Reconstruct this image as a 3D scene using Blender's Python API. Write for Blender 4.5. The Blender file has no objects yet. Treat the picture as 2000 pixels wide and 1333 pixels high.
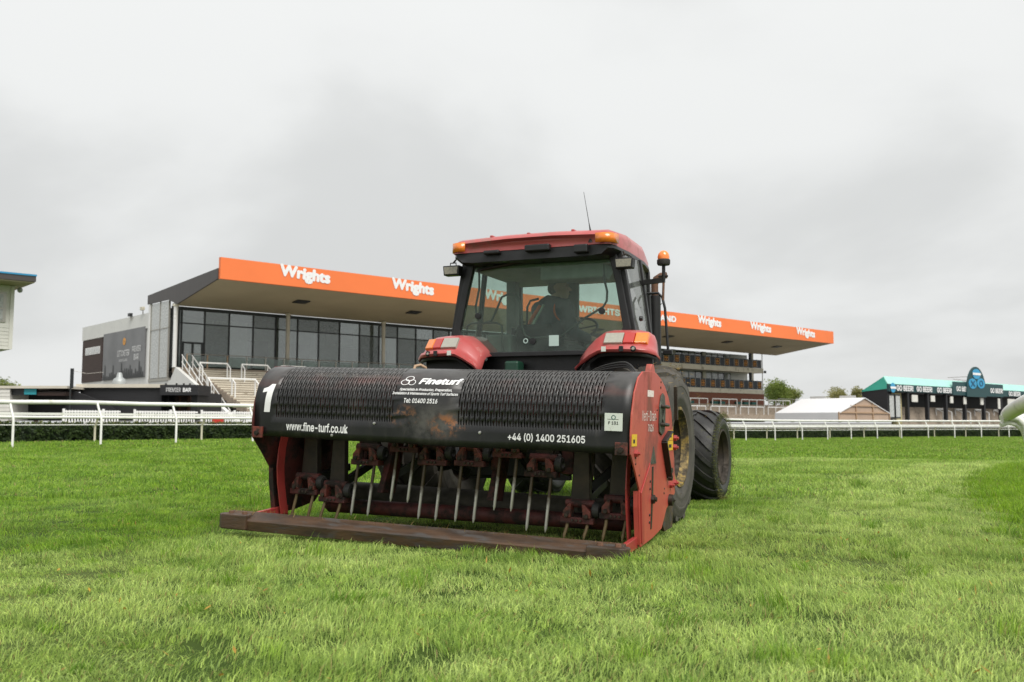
import bpy, bmesh, math, random, os
import numpy as np
from mathutils import Vector, Matrix
R = math.radians
rnd = random.Random(7)
S = bpy.context.scene
C = S.collection

# ------------------------------------------------------------------ camera
F, YH, CX, CY, H = 1860.0, 827.0, 1000.0, 666.5, 0.85
TH = math.atan((YH - CY) / F)
cam = bpy.data.cameras.new('camera'); cam.sensor_width = 36; cam.lens = F * 36 / 2000
cam.clip_start = .05; cam.clip_end = 3000
camo = bpy.data.objects.new('camera', cam); C.objects.link(camo)
camo.location = (0, 0, H); camo.rotation_euler = (R(90) + TH, 0, 0)
S.camera = camo
S.render.resolution_x, S.render.resolution_y = 1024, 682
cam.dof.use_dof = True; cam.dof.focus_distance = 7.0; cam.dof.aperture_fstop = 4.0

# ------------------------------------------------------------------ world: overcast sky
SUN_EL, SUN_AZ = 52, 150           # azimuth clockwise from +Y
W = bpy.data.worlds.new('World'); S.world = W; W.use_nodes = True
nt = W.node_tree; nt.nodes.clear()
def N(t, **k):
    n = nt.nodes.new(t)
    for a, b in k.items(): setattr(n, a, b)
    return n
def L(a, b): nt.links.new(a, b)
out = N('ShaderNodeOutputWorld'); bg = N('ShaderNodeBackground'); L(bg.outputs[0], out.inputs[0])
sky = N('ShaderNodeTexSky', sky_type='NISHITA', sun_disc=False, sun_elevation=R(SUN_EL), sun_rotation=R(SUN_AZ))
tc = N('ShaderNodeTexCoord'); sep = N('ShaderNodeSeparateXYZ'); L(tc.outputs['Generated'], sep.inputs[0])
zc = N('ShaderNodeMath', operation='MAXIMUM'); L(sep.outputs[2], zc.inputs[0]); zc.inputs[1].default_value = 0.0
za = N('ShaderNodeMath', operation='ADD'); L(zc.outputs[0], za.inputs[0]); za.inputs[1].default_value = .34
dx = N('ShaderNodeMath', operation='DIVIDE'); L(sep.outputs[0], dx.inputs[0]); L(za.outputs[0], dx.inputs[1])
dy = N('ShaderNodeMath', operation='DIVIDE'); L(sep.outputs[1], dy.inputs[0]); L(za.outputs[0], dy.inputs[1])
cmb = N('ShaderNodeCombineXYZ'); L(dx.outputs[0], cmb.inputs[0]); L(dy.outputs[0], cmb.inputs[1]); cmb.inputs[2].default_value = 3.1
n1 = N('ShaderNodeTexNoise'); n1.inputs['Scale'].default_value = 1.3; n1.inputs['Detail'].default_value = 7; n1.inputs['Roughness'].default_value = .47
n1.inputs['Distortion'].default_value = .25
L(cmb.outputs[0], n1.inputs['Vector'])
r1 = N('ShaderNodeMapRange', interpolation_type='SMOOTHERSTEP'); L(n1.outputs[0], r1.inputs[0])
r1.inputs[1].default_value = .35; r1.inputs[2].default_value = .62; r1.inputs[3].default_value = .82; r1.inputs[4].default_value = 1.0
grad = N('ShaderNodeMapRange'); L(zc.outputs[0], grad.inputs[0])
grad.inputs[1].default_value = 0; grad.inputs[2].default_value = 1; grad.inputs[3].default_value = .81; grad.inputs[4].default_value = 1.05
val = N('ShaderNodeMath', operation='MULTIPLY'); L(grad.outputs[0], val.inputs[0]); L(r1.outputs[0], val.inputs[1])
tint = N('ShaderNodeMix', data_type='RGBA', blend_type='MIX'); L(r1.outputs[0], tint.inputs[0])
tint.inputs[6].default_value = (.96, .985, .985, 1); tint.inputs[7].default_value = (.985, .998, .99, 1)
cl = N('ShaderNodeVectorMath', operation='SCALE'); L(tint.outputs[2], cl.inputs[0]); L(val.outputs[0], cl.inputs[3])
ns = N('ShaderNodeVectorMath', operation='SCALE'); L(sky.outputs[0], ns.inputs[0]); ns.inputs[3].default_value = .05
mx = N('ShaderNodeMix', data_type='RGBA'); mx.inputs[0].default_value = .96
L(ns.outputs[0], mx.inputs[6]); L(cl.outputs[0], mx.inputs[7]); L(mx.outputs[2], bg.inputs[0]); bg.inputs[1].default_value = .465

sun = bpy.data.lights.new('sun', 'SUN'); sun.energy = 1.5; sun.angle = R(36); sun.color = (1, .965, .91)
suno = bpy.data.objects.new('sun', sun); C.objects.link(suno)
sd = Vector((math.sin(R(SUN_AZ)) * math.cos(R(SUN_EL)), math.cos(R(SUN_AZ)) * math.cos(R(SUN_EL)), math.sin(R(SUN_EL))))
suno.rotation_euler = sd.to_track_quat('Z', 'Y').to_euler(); suno.location = (0, 0, 60)
vs = S.view_settings; vs.view_transform = 'Standard'; vs.look = 'None'; vs.exposure = 1.15; vs.gamma = 1
S.cycles.use_denoising = True
S.cycles.max_bounces = 8; S.cycles.transparent_max_bounces = 24; S.cycles.sample_clamp_indirect = 6

# ------------------------------------------------------------------ pixel helpers (only arithmetic used to read positions off the photo)
def ray(px, py):
    v = (CY - py) / F
    return Vector(((px - CX) / F, math.cos(TH) - v * math.sin(TH), math.sin(TH) + v * math.cos(TH)))
CAM = Vector((0, 0, H))
def at(px, py, Y):
    r = ray(px, py); return CAM + r * (Y / r.y)
class Frame:
    def __init__(s, O, yaw, roll=0):
        y, r = R(yaw), R(roll); s.O = Vector(O)
        s.u = Vector((math.cos(y) * math.cos(r), -math.sin(y) * math.cos(r), -math.sin(r)))
        s.w = Vector((math.sin(y), math.cos(y), 0)); s.n = s.u.cross(s.w); s.e = (0, r, -y)
    def loc(s, px, py, plane, val):
        r = ray(px, py); A = {'a': s.u, 'b': s.w, 'c': s.n}[plane]
        P = CAM + r * ((val - (CAM - s.O).dot(A)) / r.dot(A)) - s.O
        return Vector((P.dot(s.u), P.dot(s.w), P.dot(s.n)))
    def world(s, p): return s.O + s.u * p[0] + s.w * p[1] + s.n * p[2]
AER = Frame((-.515, 7.06, 0), 22.5, 2.0)
TRA = Frame((-.515, 7.06, 0), 22.5, .3)
STD = Frame((-21.73, 70, 0), -41.7)

# ------------------------------------------------------------------ materials
def srgb(r, g, b):
    f = lambda c: (c / 255 / 12.92) if c / 255 <= .04045 else ((c / 255 + .055) / 1.055) ** 2.4
    return (f(r), f(g), f(b))
def mat(name, col, rough=.5, metal=0, spec=.5, var=0, vs=4., vcol=None, dirt=None, dirt_amt=.0, ds=3., bump=0, bs=40., coat=0, rvar=0, stretch=None, trans=0, emis=None):
    m = bpy.data.materials.new(name); m.use_nodes = True
    t = m.node_tree; b = t.nodes['Principled BSDF']; lk = t.links.new
    b.inputs['Base Color'].default_value = (*col, 1); b.inputs['Roughness'].default_value = rough
    b.inputs['Metallic'].default_value = metal; b.inputs['Specular IOR Level'].default_value = spec
    b.inputs['Coat Weight'].default_value = coat
    tcn = t.nodes.new('ShaderNodeTexCoord'); src = tcn.outputs['Object']
    if stretch:
        mp = t.nodes.new('ShaderNodeMapping'); mp.inputs['Scale'].default_value = stretch; lk(src, mp.inputs[0]); src = mp.outputs[0]
    def noise(scale, det=4, rg=.55):
        n = t.nodes.new('ShaderNodeTexNoise'); n.inputs['Scale'].default_value = scale; n.inputs['Detail'].default_value = det
        n.inputs['Roughness'].default_value = rg; lk(src, n.inputs['Vector']); return n.outputs[0]
    cs = None
    if var or vcol:
        mixn = t.nodes.new('ShaderNodeMix'); mixn.data_type = 'RGBA'
        mr = t.nodes.new('ShaderNodeMapRange'); lk(noise(vs), mr.inputs[0]); mr.inputs[1].default_value = .3; mr.inputs[2].default_value = .7
        lk(mr.outputs[0], mixn.inputs[0]); c2 = vcol or tuple(min(1, c * (1 + var)) for c in col); c1 = col if vcol else tuple(c * (1 - var) for c in col)
        mixn.inputs[6].default_value = (*c1, 1); mixn.inputs[7].default_value = (*c2, 1); cs = mixn.outputs[2]; lk(cs, b.inputs['Base Color'])
    if dirt:
        mixn = t.nodes.new('ShaderNodeMix'); mixn.data_type = 'RGBA'
        mr = t.nodes.new('ShaderNodeMapRange'); mr.interpolation_type = 'SMOOTHSTEP'; lk(noise(ds, 7, .65), mr.inputs[0])
        mr.inputs[1].default_value = .62 - dirt_amt * .35; mr.inputs[2].default_value = .78 - dirt_amt * .25
        lk(mr.outputs[0], mixn.inputs[0]); mixn.inputs[7].default_value = (*dirt, 1)
        if cs: lk(cs, mixn.inputs[6])
        else: mixn.inputs[6].default_value = (*col, 1)
        lk(mixn.outputs[2], b.inputs['Base Color'])
        rr = t.nodes.new('ShaderNodeMapRange'); lk(mr.outputs[0], rr.inputs[0]); rr.inputs[3].default_value = rough; rr.inputs[4].default_value = min(1, rough + .35)
        lk(rr.outputs[0], b.inputs['Roughness'])
    elif rvar:
        rr = t.nodes.new('ShaderNodeMapRange'); lk(noise(vs * 2), rr.inputs[0]); rr.inputs[1].default_value = .3; rr.inputs[2].default_value = .7
        rr.inputs[3].default_value = max(0, rough - rvar); rr.inputs[4].default_value = min(1, rough + rvar); lk(rr.outputs[0], b.inputs['Roughness'])
    if bump:
        bn = t.nodes.new('ShaderNodeBump'); bn.inputs['Strength'].default_value = 1; bn.inputs['Distance'].default_value = bump
        lk(noise(bs, 5), bn.inputs['Height']); lk(bn.outputs[0], b.inputs['Normal'])
    if emis:
        b.inputs['Emission Color'].default_value = (*emis[:3], 1); b.inputs['Emission Strength'].default_value = emis[3]
    return m
def glass(name, tint, dust=.1, dustcol=(.3, .34, .3), rough=.02, refl=1.0, bump=0):
    m = bpy.data.materials.new(name); m.use_nodes = True; t = m.node_tree; t.nodes.clear(); lk = t.links.new
    o = t.nodes.new('ShaderNodeOutputMaterial'); tr = t.nodes.new('ShaderNodeBsdfTransparent'); tr.inputs[0].default_value = (*tint, 1)
    gl = t.nodes.new('ShaderNodeBsdfGlossy'); gl.inputs['Roughness'].default_value = rough; df = t.nodes.new('ShaderNodeBsdfDiffuse'); df.inputs[0].default_value = (*dustcol, 1)
    fr = t.nodes.new('ShaderNodeFresnel'); fr.inputs[0].default_value = 1.5
    k = t.nodes.new('ShaderNodeMath'); k.operation = 'MULTIPLY'; lk(fr.outputs[0], k.inputs[0]); k.inputs[1].default_value = refl; k.use_clamp = True
    m1 = t.nodes.new('ShaderNodeMixShader'); lk(k.outputs[0], m1.inputs[0]); lk(tr.outputs[0], m1.inputs[1]); lk(gl.outputs[0], m1.inputs[2])
    tcn = t.nodes.new('ShaderNodeTexCoord'); n = t.nodes.new('ShaderNodeTexNoise'); n.inputs['Scale'].default_value = 7; n.inputs['Detail'].default_value = 6; lk(tcn.outputs['Object'], n.inputs['Vector'])
    mr = t.nodes.new('ShaderNodeMapRange'); lk(n.outputs[0], mr.inputs[0]); mr.inputs[1].default_value = .3; mr.inputs[2].default_value = .75; mr.inputs[3].default_value = dust * .5; mr.inputs[4].default_value = dust * 1.6
    m2 = t.nodes.new('ShaderNodeMixShader'); lk(mr.outputs[0], m2.inputs[0]); lk(m1.outputs[0], m2.inputs[1]); lk(df.outputs[0], m2.inputs[2]); lk(m2.outputs[0], o.inputs[0])
    if bump:
        bn = t.nodes.new('ShaderNodeBump'); bn.inputs['Distance'].default_value = bump; n2 = t.nodes.new('ShaderNodeTexNoise'); n2.inputs['Scale'].default_value = .6
        lk(tcn.outputs['Object'], n2.inputs['Vector']); lk(n2.outputs[0], bn.inputs['Height']); lk(bn.outputs[0], gl.inputs['Normal'])
    return m
M = {}
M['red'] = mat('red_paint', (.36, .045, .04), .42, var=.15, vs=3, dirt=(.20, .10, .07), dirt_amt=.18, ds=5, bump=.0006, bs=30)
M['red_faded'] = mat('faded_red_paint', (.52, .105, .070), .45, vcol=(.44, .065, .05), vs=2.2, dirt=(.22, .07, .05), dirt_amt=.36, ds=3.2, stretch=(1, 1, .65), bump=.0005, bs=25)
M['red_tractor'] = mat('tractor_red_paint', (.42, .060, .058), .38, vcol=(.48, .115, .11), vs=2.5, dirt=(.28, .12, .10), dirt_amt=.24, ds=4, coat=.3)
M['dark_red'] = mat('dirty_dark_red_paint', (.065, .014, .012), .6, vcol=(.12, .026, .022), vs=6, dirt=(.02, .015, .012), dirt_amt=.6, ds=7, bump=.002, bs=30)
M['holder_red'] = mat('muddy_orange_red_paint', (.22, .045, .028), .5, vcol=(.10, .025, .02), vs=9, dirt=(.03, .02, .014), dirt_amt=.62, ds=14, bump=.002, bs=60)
M['black_metal'] = mat('black_metal', (.012, .012, .012), .45, var=.3, vs=8, dirt=(.045, .038, .03), dirt_amt=.2, ds=6, bump=.0008, bs=50)
M['dark_steel'] = mat('oily_dark_steel', (.03, .027, .024), .5, .6, vcol=(.06, .045, .035), vs=9, bump=.001, bs=50)
M['rusty_bar'] = mat('rusty_steel_bar', (.040, .030, .023), .5, .3, vcol=(.13, .072, .040), vs=5, dirt=(.075, .070, .066), dirt_amt=.42, ds=9, bump=.003, bs=35, stretch=(.5, 2, 2))
M['roller'] = mat('muddy_steel_roller', (.05, .045, .035), .7, .3, vcol=(.12, .11, .08), vs=6, bump=.004, bs=30)
M['cab_black'] = mat('cab_black_plastic', (.014, .014, .015), .42, var=.25, vs=10, bump=.0004, bs=120)
M['rubber'] = mat('rubber_black', (.017, .017, .017), .62, vcol=(.035, .033, .03), vs=7, bump=.001, bs=60)
M['tyre_dusty'] = mat('dusty_tyre_rubber', (.05, .046, .040), .8, vcol=(.10, .09, .074), vs=4, dirt=(.055, .052, .046), dirt_amt=.4, ds=5, bump=.003, bs=25)
M['tyre_black'] = mat('wet_black_tyre_rubber', (.016, .016, .016), .5, vcol=(.032, .031, .028), vs=8, dirt=(.085, .09, .045), dirt_amt=.16, ds=16, bump=.002, bs=60)
M['rim_dark'] = mat('dirty_brown_rim', (.028, .022, .017), .6, .3, vcol=(.07, .052, .034), vs=6, dirt=(.03, .025, .02), dirt_amt=.4, ds=9)
M['rim_yellow'] = mat('worn_yellow_rim', (.36, .23, .03), .55, 0, vcol=(.16, .13, .08), vs=12, dirt=(.05, .04, .028), dirt_amt=.65, ds=12)
M['orange_lens'] = mat('orange_lens', (.80, .21, .02), .22, spec=.6, var=.1, vs=40, coat=.5)
M['amber'] = mat('bright_amber_lens', (.95, .25, .04), .18, spec=.6, coat=.6)
M['red_lens'] = mat('red_lens', (.45, .03, .02), .2, spec=.6, coat=.5)
M['clear_lens'] = mat('grey_clear_lens', (.40, .385, .32), .2, spec=.6, vcol=(.32, .31, .27), vs=60, coat=.4)
M['work_lens'] = mat('work_lamp_glass', (.36, .33, .25), .12, .3, spec=.7, vcol=(.22, .21, .17), vs=50)
M['white_paint'] = mat('white_paint', (.80, .80, .78), .45, var=.05, vs=3, dirt=(.55, .53, .46), dirt_amt=.12, ds=3)
M['rail_white'] = mat('white_rail_plastic', (.80, .80, .76), .38, var=.04, vs=2, dirt=(.52, .53, .42), dirt_amt=.2, ds=2.5)
M['cream_post'] = mat('cream_painted_post', (.66, .62, .48), .55, var=.08, vs=3)
M['letter_white'] = mat('white_vinyl_lettering', (.82, .82, .82), .5, dirt=(.45, .44, .42), dirt_amt=.08, ds=30)
M['letter_worn'] = mat('worn_white_lettering', (.78, .70, .66), .6, dirt=(.40, .08, .06), dirt_amt=.25, ds=60)
M['letter_black'] = mat('black_print', (.02, .02, .02), .6)
M['sticker_white'] = mat('pale_sticker', (.66, .70, .64), .5, dirt=(.4, .4, .34), dirt_amt=.2, ds=30)
M['sticker_glass'] = mat('pale_window_label', (.50, .63, .58), .5)
M['sticker_yellow'] = mat('yellow_warning_sticker', (.75, .48, .02), .5, dirt=(.3, .2, .05), dirt_amt=.2, ds=40)
M['grey_cover'] = mat('grey_green_cover', (.10, .105, .085), .5, .3, vcol=(.06, .06, .05), vs=14, dirt=(.03, .03, .025), dirt_amt=.3, ds=20)
M['steel_bright'] = mat('bright_steel', (.55, .54, .52), .3, .9, var=.1, vs=10)
M['exhaust'] = mat('matt_black_exhaust', (.016, .016, .017), .5, .2, var=.3, vs=6)
M['rust_pipe'] = mat('rusty_pipe', (.20, .10, .06), .75, .2, vcol=(.11, .065, .045), vs=18, bump=.001, bs=60)
M['cabin_grey'] = mat('cabin_grey_plastic', (.22, .23, .22), .6, var=.15, vs=6)
M['headliner'] = mat('grey_headliner', (.50, .51, .48), .85, var=.08, vs=9)
M['seat_cloth'] = mat('dark_seat_cloth', (.035, .037, .038), .9, var=.2, vs=30, bump=.001, bs=200)
M['tube_grey'] = mat('grey_tube', (.09, .095, .09), .45, .3)
M['green_can'] = mat('dark_green_container', (.012, .05, .03), .35)
M['skin'] = mat('skin', (.66, .40, .30), .5, vcol=(.70, .45, .35), vs=14)
M['hair'] = mat('short_grey_hair', (.20, .17, .14), .8, vcol=(.12, .10, .08), vs=60, bump=.002, bs=150)
M['jacket'] = mat('dark_navy_jacket', (.07, .08, .095), .75, var=.2, vs=12, bump=.004, bs=22)
M['trousers'] = mat('dark_work_trousers', (.03, .033, .04), .85, var=.2, vs=12)
M['hivis'] = mat('orange_hivis_trim', (.90, .16, .03), .6)
M['hivis_green'] = mat('pale_reflective_band', (.45, .55, .45), .4)
M['cab_glass'] = glass('tinted_cab_glass', (.80, .89, .84), dust=.09, dustcol=(.30, .345, .31), refl=.5)
M['far_glass'] = glass('inner_cab_glass', (.90, .95, .93), dust=.05, dustcol=(.40, .44, .42), refl=.12)
M['side_glass'] = glass('pale_cab_glass', (.78, .86, .82), dust=.14, dustcol=(.58, .60, .58), refl=1.8)  # pale film also paints in the whitish sky reflection on the right-hand glass
M['orange_fascia'] = mat('orange_fascia_panel', (.86, .200, .055), .5, var=.06, vs=.15)
M['dark_clad'] = mat('charcoal_metal_cladding', (.060, .052, .050), .45, var=.12, vs=.6, bump=.004, bs=1.2, stretch=(1, 6, .2))
M['soffit'] = mat('olive_soffit_board', (.42, .37, .25), .8, var=.08, vs=.3, bump=.004, bs=.8)
M['frame_dark'] = mat('charcoal_window_frame', (.02, .022, .023), .4)
M['stand_glass'] = glass('grandstand_glass', (.70, .78, .74), dust=.20, dustcol=(.34, .37, .36), refl=3.6, bump=.01)
M['stand_glass_dull'] = glass('dull_grandstand_glass', (.62, .70, .67), dust=.34, dustcol=(.30, .33, .33), refl=2.6, bump=.01)
M['stand_glass_bright'] = glass('bright_grandstand_glass', (.78, .85, .82), dust=.10, dustcol=(.34, .37, .36), refl=5.0, bump=.01)
M['end_glass'] = glass('pale_end_glass', (.60, .64, .60), dust=.5, dustcol=(.66, .68, .65), refl=4)
M['balus_glass'] = glass('balustrade_glass', (.72, .79, .75), dust=.06, dustcol=(.4, .4, .38), refl=1.5)
M['room_wall'] = mat('grey_room_wall', (.60, .62, .60), .8, var=.1, vs=.3)
M['room_dark'] = mat('dark_room_panel', (.11, .11, .13), .7)
M['room_floor'] = mat('grey_room_floor', (.12, .12, .12), .7)
M['concrete'] = mat('warm_concrete', (.38, .315, .25), .85, vcol=(.30, .245, .19), vs=1.6, dirt=(.20, .165, .13), dirt_amt=.3, ds=2.2, bump=.004, bs=9)
M['concrete_band'] = mat('cream_concrete_band', (.70, .66, .54), .7, var=.07, vs=.8, dirt=(.36, .33, .25), dirt_amt=.2, ds=1.2)
M['brick_red'] = mat('red_brown_brickwork', (.24, .085, .05), .8, vcol=(.17, .07, .045), vs=3, bump=.004, bs=30)
M['green_blind'] = mat('dark_teal_shutter', (.008, .10, .085), .5, var=.2, vs=5)
M['navy_panel'] = mat('navy_banner_panel', (.018, .024, .034), .5, var=.3, vs=2)
M['emblem'] = mat('orange_banner_emblem', (.75, .36, .08), .6)
M['white_render'] = mat('white_render_wall', (.72, .72, .69), .7, var=.04, vs=.6, dirt=(.5, .49, .45), dirt_amt=.14, ds=.9)
M['brown_timber'] = mat('dark_brown_timber', (.045, .025, .02), .65, var=.25, vs=2.5, stretch=(.3, .3, 6), bump=.006, bs=3)
M['banner_grey'] = mat('grey_printed_banner', (.20, .20, .205), .4, vcol=(.11, .11, .115), vs=.28)
M['banner_dark'] = mat('dark_banner_print', (.022, .022, .024), .5)
M['black_timber'] = mat('black_painted_timber', (.013, .013, .015), .6, var=.25, vs=2, stretch=(.4, .4, 8), bump=.006, bs=2)
M['cream_edge'] = mat('cream_roof_edge', (.55, .51, .43), .7, var=.08, vs=1)
M['teal_sign'] = mat('teal_sign', (.03, .34, .40), .5)
M['brown_door'] = mat('brown_timber_door', (.13, .05, .025), .5, var=.25, vs=3)
M['clad_white'] = mat('white_timber_cladding', (.66, .65, .60), .6, var=.05, vs=3)
M['blue_edge'] = mat('blue_roof_edge', (.03, .25, .46), .5)
M['teal_roof'] = mat('teal_metal_roof', (.38, .70, .62), .4, var=.06, vs=.5, bump=.01, bs=1.5, stretch=(8, .2, .2))
M['teal_gable'] = mat('teal_gable_cladding', (.05, .40, .30), .5, var=.08, vs=.7)
M['teal_fascia'] = mat('dark_teal_fascia', (.012, .055, .060), .5)
M['blue_logo'] = mat('blue_sign_disc', (.04, .30, .52), .5)
M['blue_dark'] = mat('dark_blue_print', (.012, .09, .17), .5)
M['tent_white'] = mat('white_marquee_canvas', (.68, .69, .70), .5, var=.03, vs=.5)
M['tent_tan'] = mat('tan_marquee_gable', (.42, .31, .23), .6, var=.1, vs=.6)
M['yellow_wall'] = mat('cream_yellow_wall', (.55, .48, .26), .7)
M['bark'] = mat('bark', (.07, .055, .04), .9, var=.3, vs=8, bump=.01, bs=20)
M['fan_grey'] = mat('grey_vent_metal', (.36, .38, .38), .5, .3)
M['alu'] = mat('brushed_aluminium', (.42, .40, .36), .4, .6)
M['tan_post'] = mat('tan_timber_post', (.40, .27, .17), .7)
M['red_box'] = mat('red_box', (.5, .03, .02), .5)
M['tarmac'] = mat('pale_apron_tarmac', (.16, .155, .15), .9, var=.15, vs=2)

def leaf_mat(name, c1, c2, trans=.35, scale=2.0, rough=.55, c3=None, bandy=None):
    m = bpy.data.materials.new(name); m.use_nodes = True; t = m.node_tree; t.nodes.clear(); lk = t.links.new
    o = t.nodes.new('ShaderNodeOutputMaterial'); b = t.nodes.new('ShaderNodeBsdfPrincipled'); b.inputs['Roughness'].default_value = rough; b.inputs['Specular IOR Level'].default_value = .3
    tr = t.nodes.new('ShaderNodeBsdfTranslucent'); mxs = t.nodes.new('ShaderNodeMixShader'); mxs.inputs[0].default_value = trans
    g = t.nodes.new('ShaderNodeNewGeometry'); n = t.nodes.new('ShaderNodeTexNoise'); n.inputs['Scale'].default_value = scale; n.inputs['Detail'].default_value = 3; lk(g.outputs['Position'], n.inputs['Vector'])
    mr = t.nodes.new('ShaderNodeMapRange'); lk(n.outputs[0], mr.inputs[0]); mr.inputs[1].default_value = .32; mr.inputs[2].default_value = .68
    a = t.nodes.new('ShaderNodeMath'); a.operation = 'ADD'; lk(mr.outputs[0], a.inputs[0])
    rn = t.nodes.new('ShaderNodeMath'); rn.operation = 'MULTIPLY_ADD'; lk(g.outputs['Random Per Island'], rn.inputs[0]); rn.inputs[1].default_value = .8; rn.inputs[2].default_value = -.4; lk(rn.outputs[0], a.inputs[1]); a.use_clamp = True
    mixc = t.nodes.new('ShaderNodeMix'); mixc.data_type = 'RGBA'; lk(a.outputs[0], mixc.inputs[0]); mixc.inputs[6].default_value = (*c1, 1); mixc.inputs[7].default_value = (*c2, 1)
    cs = mixc.outputs[2]
    lk(cs, b.inputs['Base Color']); lk(cs, tr.inputs[0]); lk(b.outputs[0], mxs.inputs[1]); lk(tr.outputs[0], mxs.inputs[2]); lk(mxs.outputs[0], o.inputs[0])
    return m
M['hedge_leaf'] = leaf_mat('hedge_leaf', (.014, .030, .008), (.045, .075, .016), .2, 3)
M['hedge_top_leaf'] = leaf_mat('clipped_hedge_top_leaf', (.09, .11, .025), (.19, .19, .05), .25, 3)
M['hedge_core'] = mat('hedge_core', (.012, .022, .008), .9)
M['tree_leaf'] = leaf_mat('spring_tree_leaf', (.17, .22, .06), (.36, .40, .12), .35, .6)
M['tree_leaf_dark'] = leaf_mat('green_tree_leaf', (.13, .19, .045), (.30, .37, .09), .35, .6)
M['tree_leaf_yellow'] = leaf_mat('yellowish_tree_leaf', (.26, .26, .09), (.48, .45, .20), .35, .6)

# ------------------------------------------------------------------ mesh builder
class MB:
    def __init__(s): s.v = []; s.f = []
    def add(s, vs, fs):
        k = len(s.v); s.v += [tuple(p) for p in vs]; s.f += [tuple(i + k for i in f) for f in fs]; return s
    def box(s, x0, x1, y0, y1, z0, z1):
        return s.add([(x, y, z) for z in (z0, z1) for x, y in ((x0, y0), (x1, y0), (x1, y1), (x0, y1))],
                     [(0, 3, 2, 1), (4, 5, 6, 7), (0, 1, 5, 4), (1, 2, 6, 5), (2, 3, 7, 6), (3, 0, 4, 7)])
    def bar(s, p, q, w, h=None, up=(0, 0, 1)):
        p, q = Vector(p), Vector(q); h = h or w; d = (q - p).normalized(); up = Vector(up)
        x = d.cross(up)
        if x.length < 1e-4: x = d.cross(Vector((0, 1, 0)))
        x.normalize(); y = x.cross(d); x *= w / 2; y *= h / 2
        return s.add([p - x - y, p + x - y, p + x + y, p - x + y, q - x - y, q + x - y, q + x + y, q - x + y],
                     [(0, 3, 2, 1), (4, 5, 6, 7), (0, 1, 5, 4), (1, 2, 6, 5), (2, 3, 7, 6), (3, 0, 4, 7)][::1])
    def tube(s, path, r, n=10, cap=True):
        path = [Vector(p) for p in path]; m = len(path); rs = r if isinstance(r, (list, tuple)) else [r] * m
        k = len(s.v); prev = None
        for i, p in enumerate(path):
            d = (path[min(i + 1, m - 1)] - path[max(i - 1, 0)]).normalized()
            if prev is None:
                x = d.cross(Vector((0, 0, 1)))
                if x.length < 1e-3: x = d.cross(Vector((0, 1, 0)))
            else: x = prev - d * prev.dot(d)
            x.normalize(); prev = x; y = d.cross(x)
            for j in range(n):
                a = 2 * math.pi * j / n; s.v.append(tuple(p + (x * math.cos(a) + y * math.sin(a)) * rs[i]))
        for i in range(m - 1):
            for j in range(n):
                a, b = k + i * n + j, k + i * n + (j + 1) % n; s.f.append((a, b, b + n, a + n))
        if cap: s.f.append(tuple(k + j for j in range(n))[::-1]); s.f.append(tuple(k + (m - 1) * n + j for j in range(n)))
        return s
    def lathe(s, prof, c, ax, n=32, closed=False):       # prof: (radius, along)
        c = Vector(c); ax = Vector(ax).normalized(); x = ax.cross(Vector((0, 0, 1)))
        if x.length < 1e-3: x = ax.cross(Vector((0, 1, 0)))
        x.normalize(); y = ax.cross(x); k = len(s.v); m = len(prof)
        for j in range(n):
            a = 2 * math.pi * j / n; d = x * math.cos(a) + y * math.sin(a)
            for r, h in prof: s.v.append(tuple(c + d * r + ax * h))
        for j in range(n):
            j2 = (j + 1) % n
            for i in range(m if closed else m - 1):
                i2 = (i + 1) % m; s.f.append((k + j * m + i, k + j2 * m + i, k + j2 * m + i2, k + j * m + i2))
        return s
    def prism(s, poly, t0, t1, axis='x'):                # poly in the other two axes, in order
        def P(u, v, t): return {'x': (t, u, v), 'y': (u, t, v), 'z': (u, v, t)}[axis]
        n = len(poly); k = len(s.v)
        s.v += [P(u, v, t0) for u, v in poly] + [P(u, v, t1) for u, v in poly]
        s.f.append(tuple(k + i for i in range(n))[::-1]); s.f.append(tuple(k + n + i for i in range(n)))
        for i in range(n): j = (i + 1) % n; s.f.append((k + i, k + j, k + n + j, k + n + i))
        return s
    def ring(s, outer, inner, t0, t1, axis='y'):
        def P(u, v, t): return {'x': (t, u, v), 'y': (u, t, v), 'z': (u, v, t)}[axis]
        n = len(outer); k = len(s.v)
        for t in (t0, t1):
            s.v += [P(u, v, t) for u, v in outer] + [P(u, v, t) for u, v in inner]
        for i in range(n):
            j = (i + 1) % n; o, I, o2, I2 = k, k + n, k + 2 * n, k + 3 * n
            s.f += [(o + i, o + j, I + j, I + i), (o2 + j, o2 + i, I2 + i, I2 + j), (o + j, o + i, o2 + i, o2 + j), (I + i, I + j, I2 + j, I2 + i)]
        return s
    def grid(s, rows):
        k = len(s.v); n = len(rows[0])
        for r in rows: s.v += [tuple(p) for p in r]
        for i in range(len(rows) - 1):
            for j in range(n - 1): a = k + i * n + j; s.f.append((a, a + 1, a + n + 1, a + n))
        return s
    def mesh(s, name, material=None, smooth=None, fix=True):
        me = bpy.data.meshes.new(name); me.from_pydata(s.v, [], s.f); me.validate()
        if fix:
            bm = bmesh.new(); bm.from_mesh(me); bmesh.ops.recalc_face_normals(bm, faces=bm.faces); bm.to_mesh(me); bm.free()
        if material: me.materials.append(material if not isinstance(material, str) else M[material])
        if smooth:
            me.polygons.foreach_set('use_smooth', [True] * len(me.polygons))
            me.set_sharp_from_angle(angle=R(smooth))
        return me
    def build(s, name, material, parent=None, bevel=0, smooth=None, solid=0, fix=True):
        return obj(name, s.mesh(name, material, smooth, fix), parent, bevel, solid)
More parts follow.
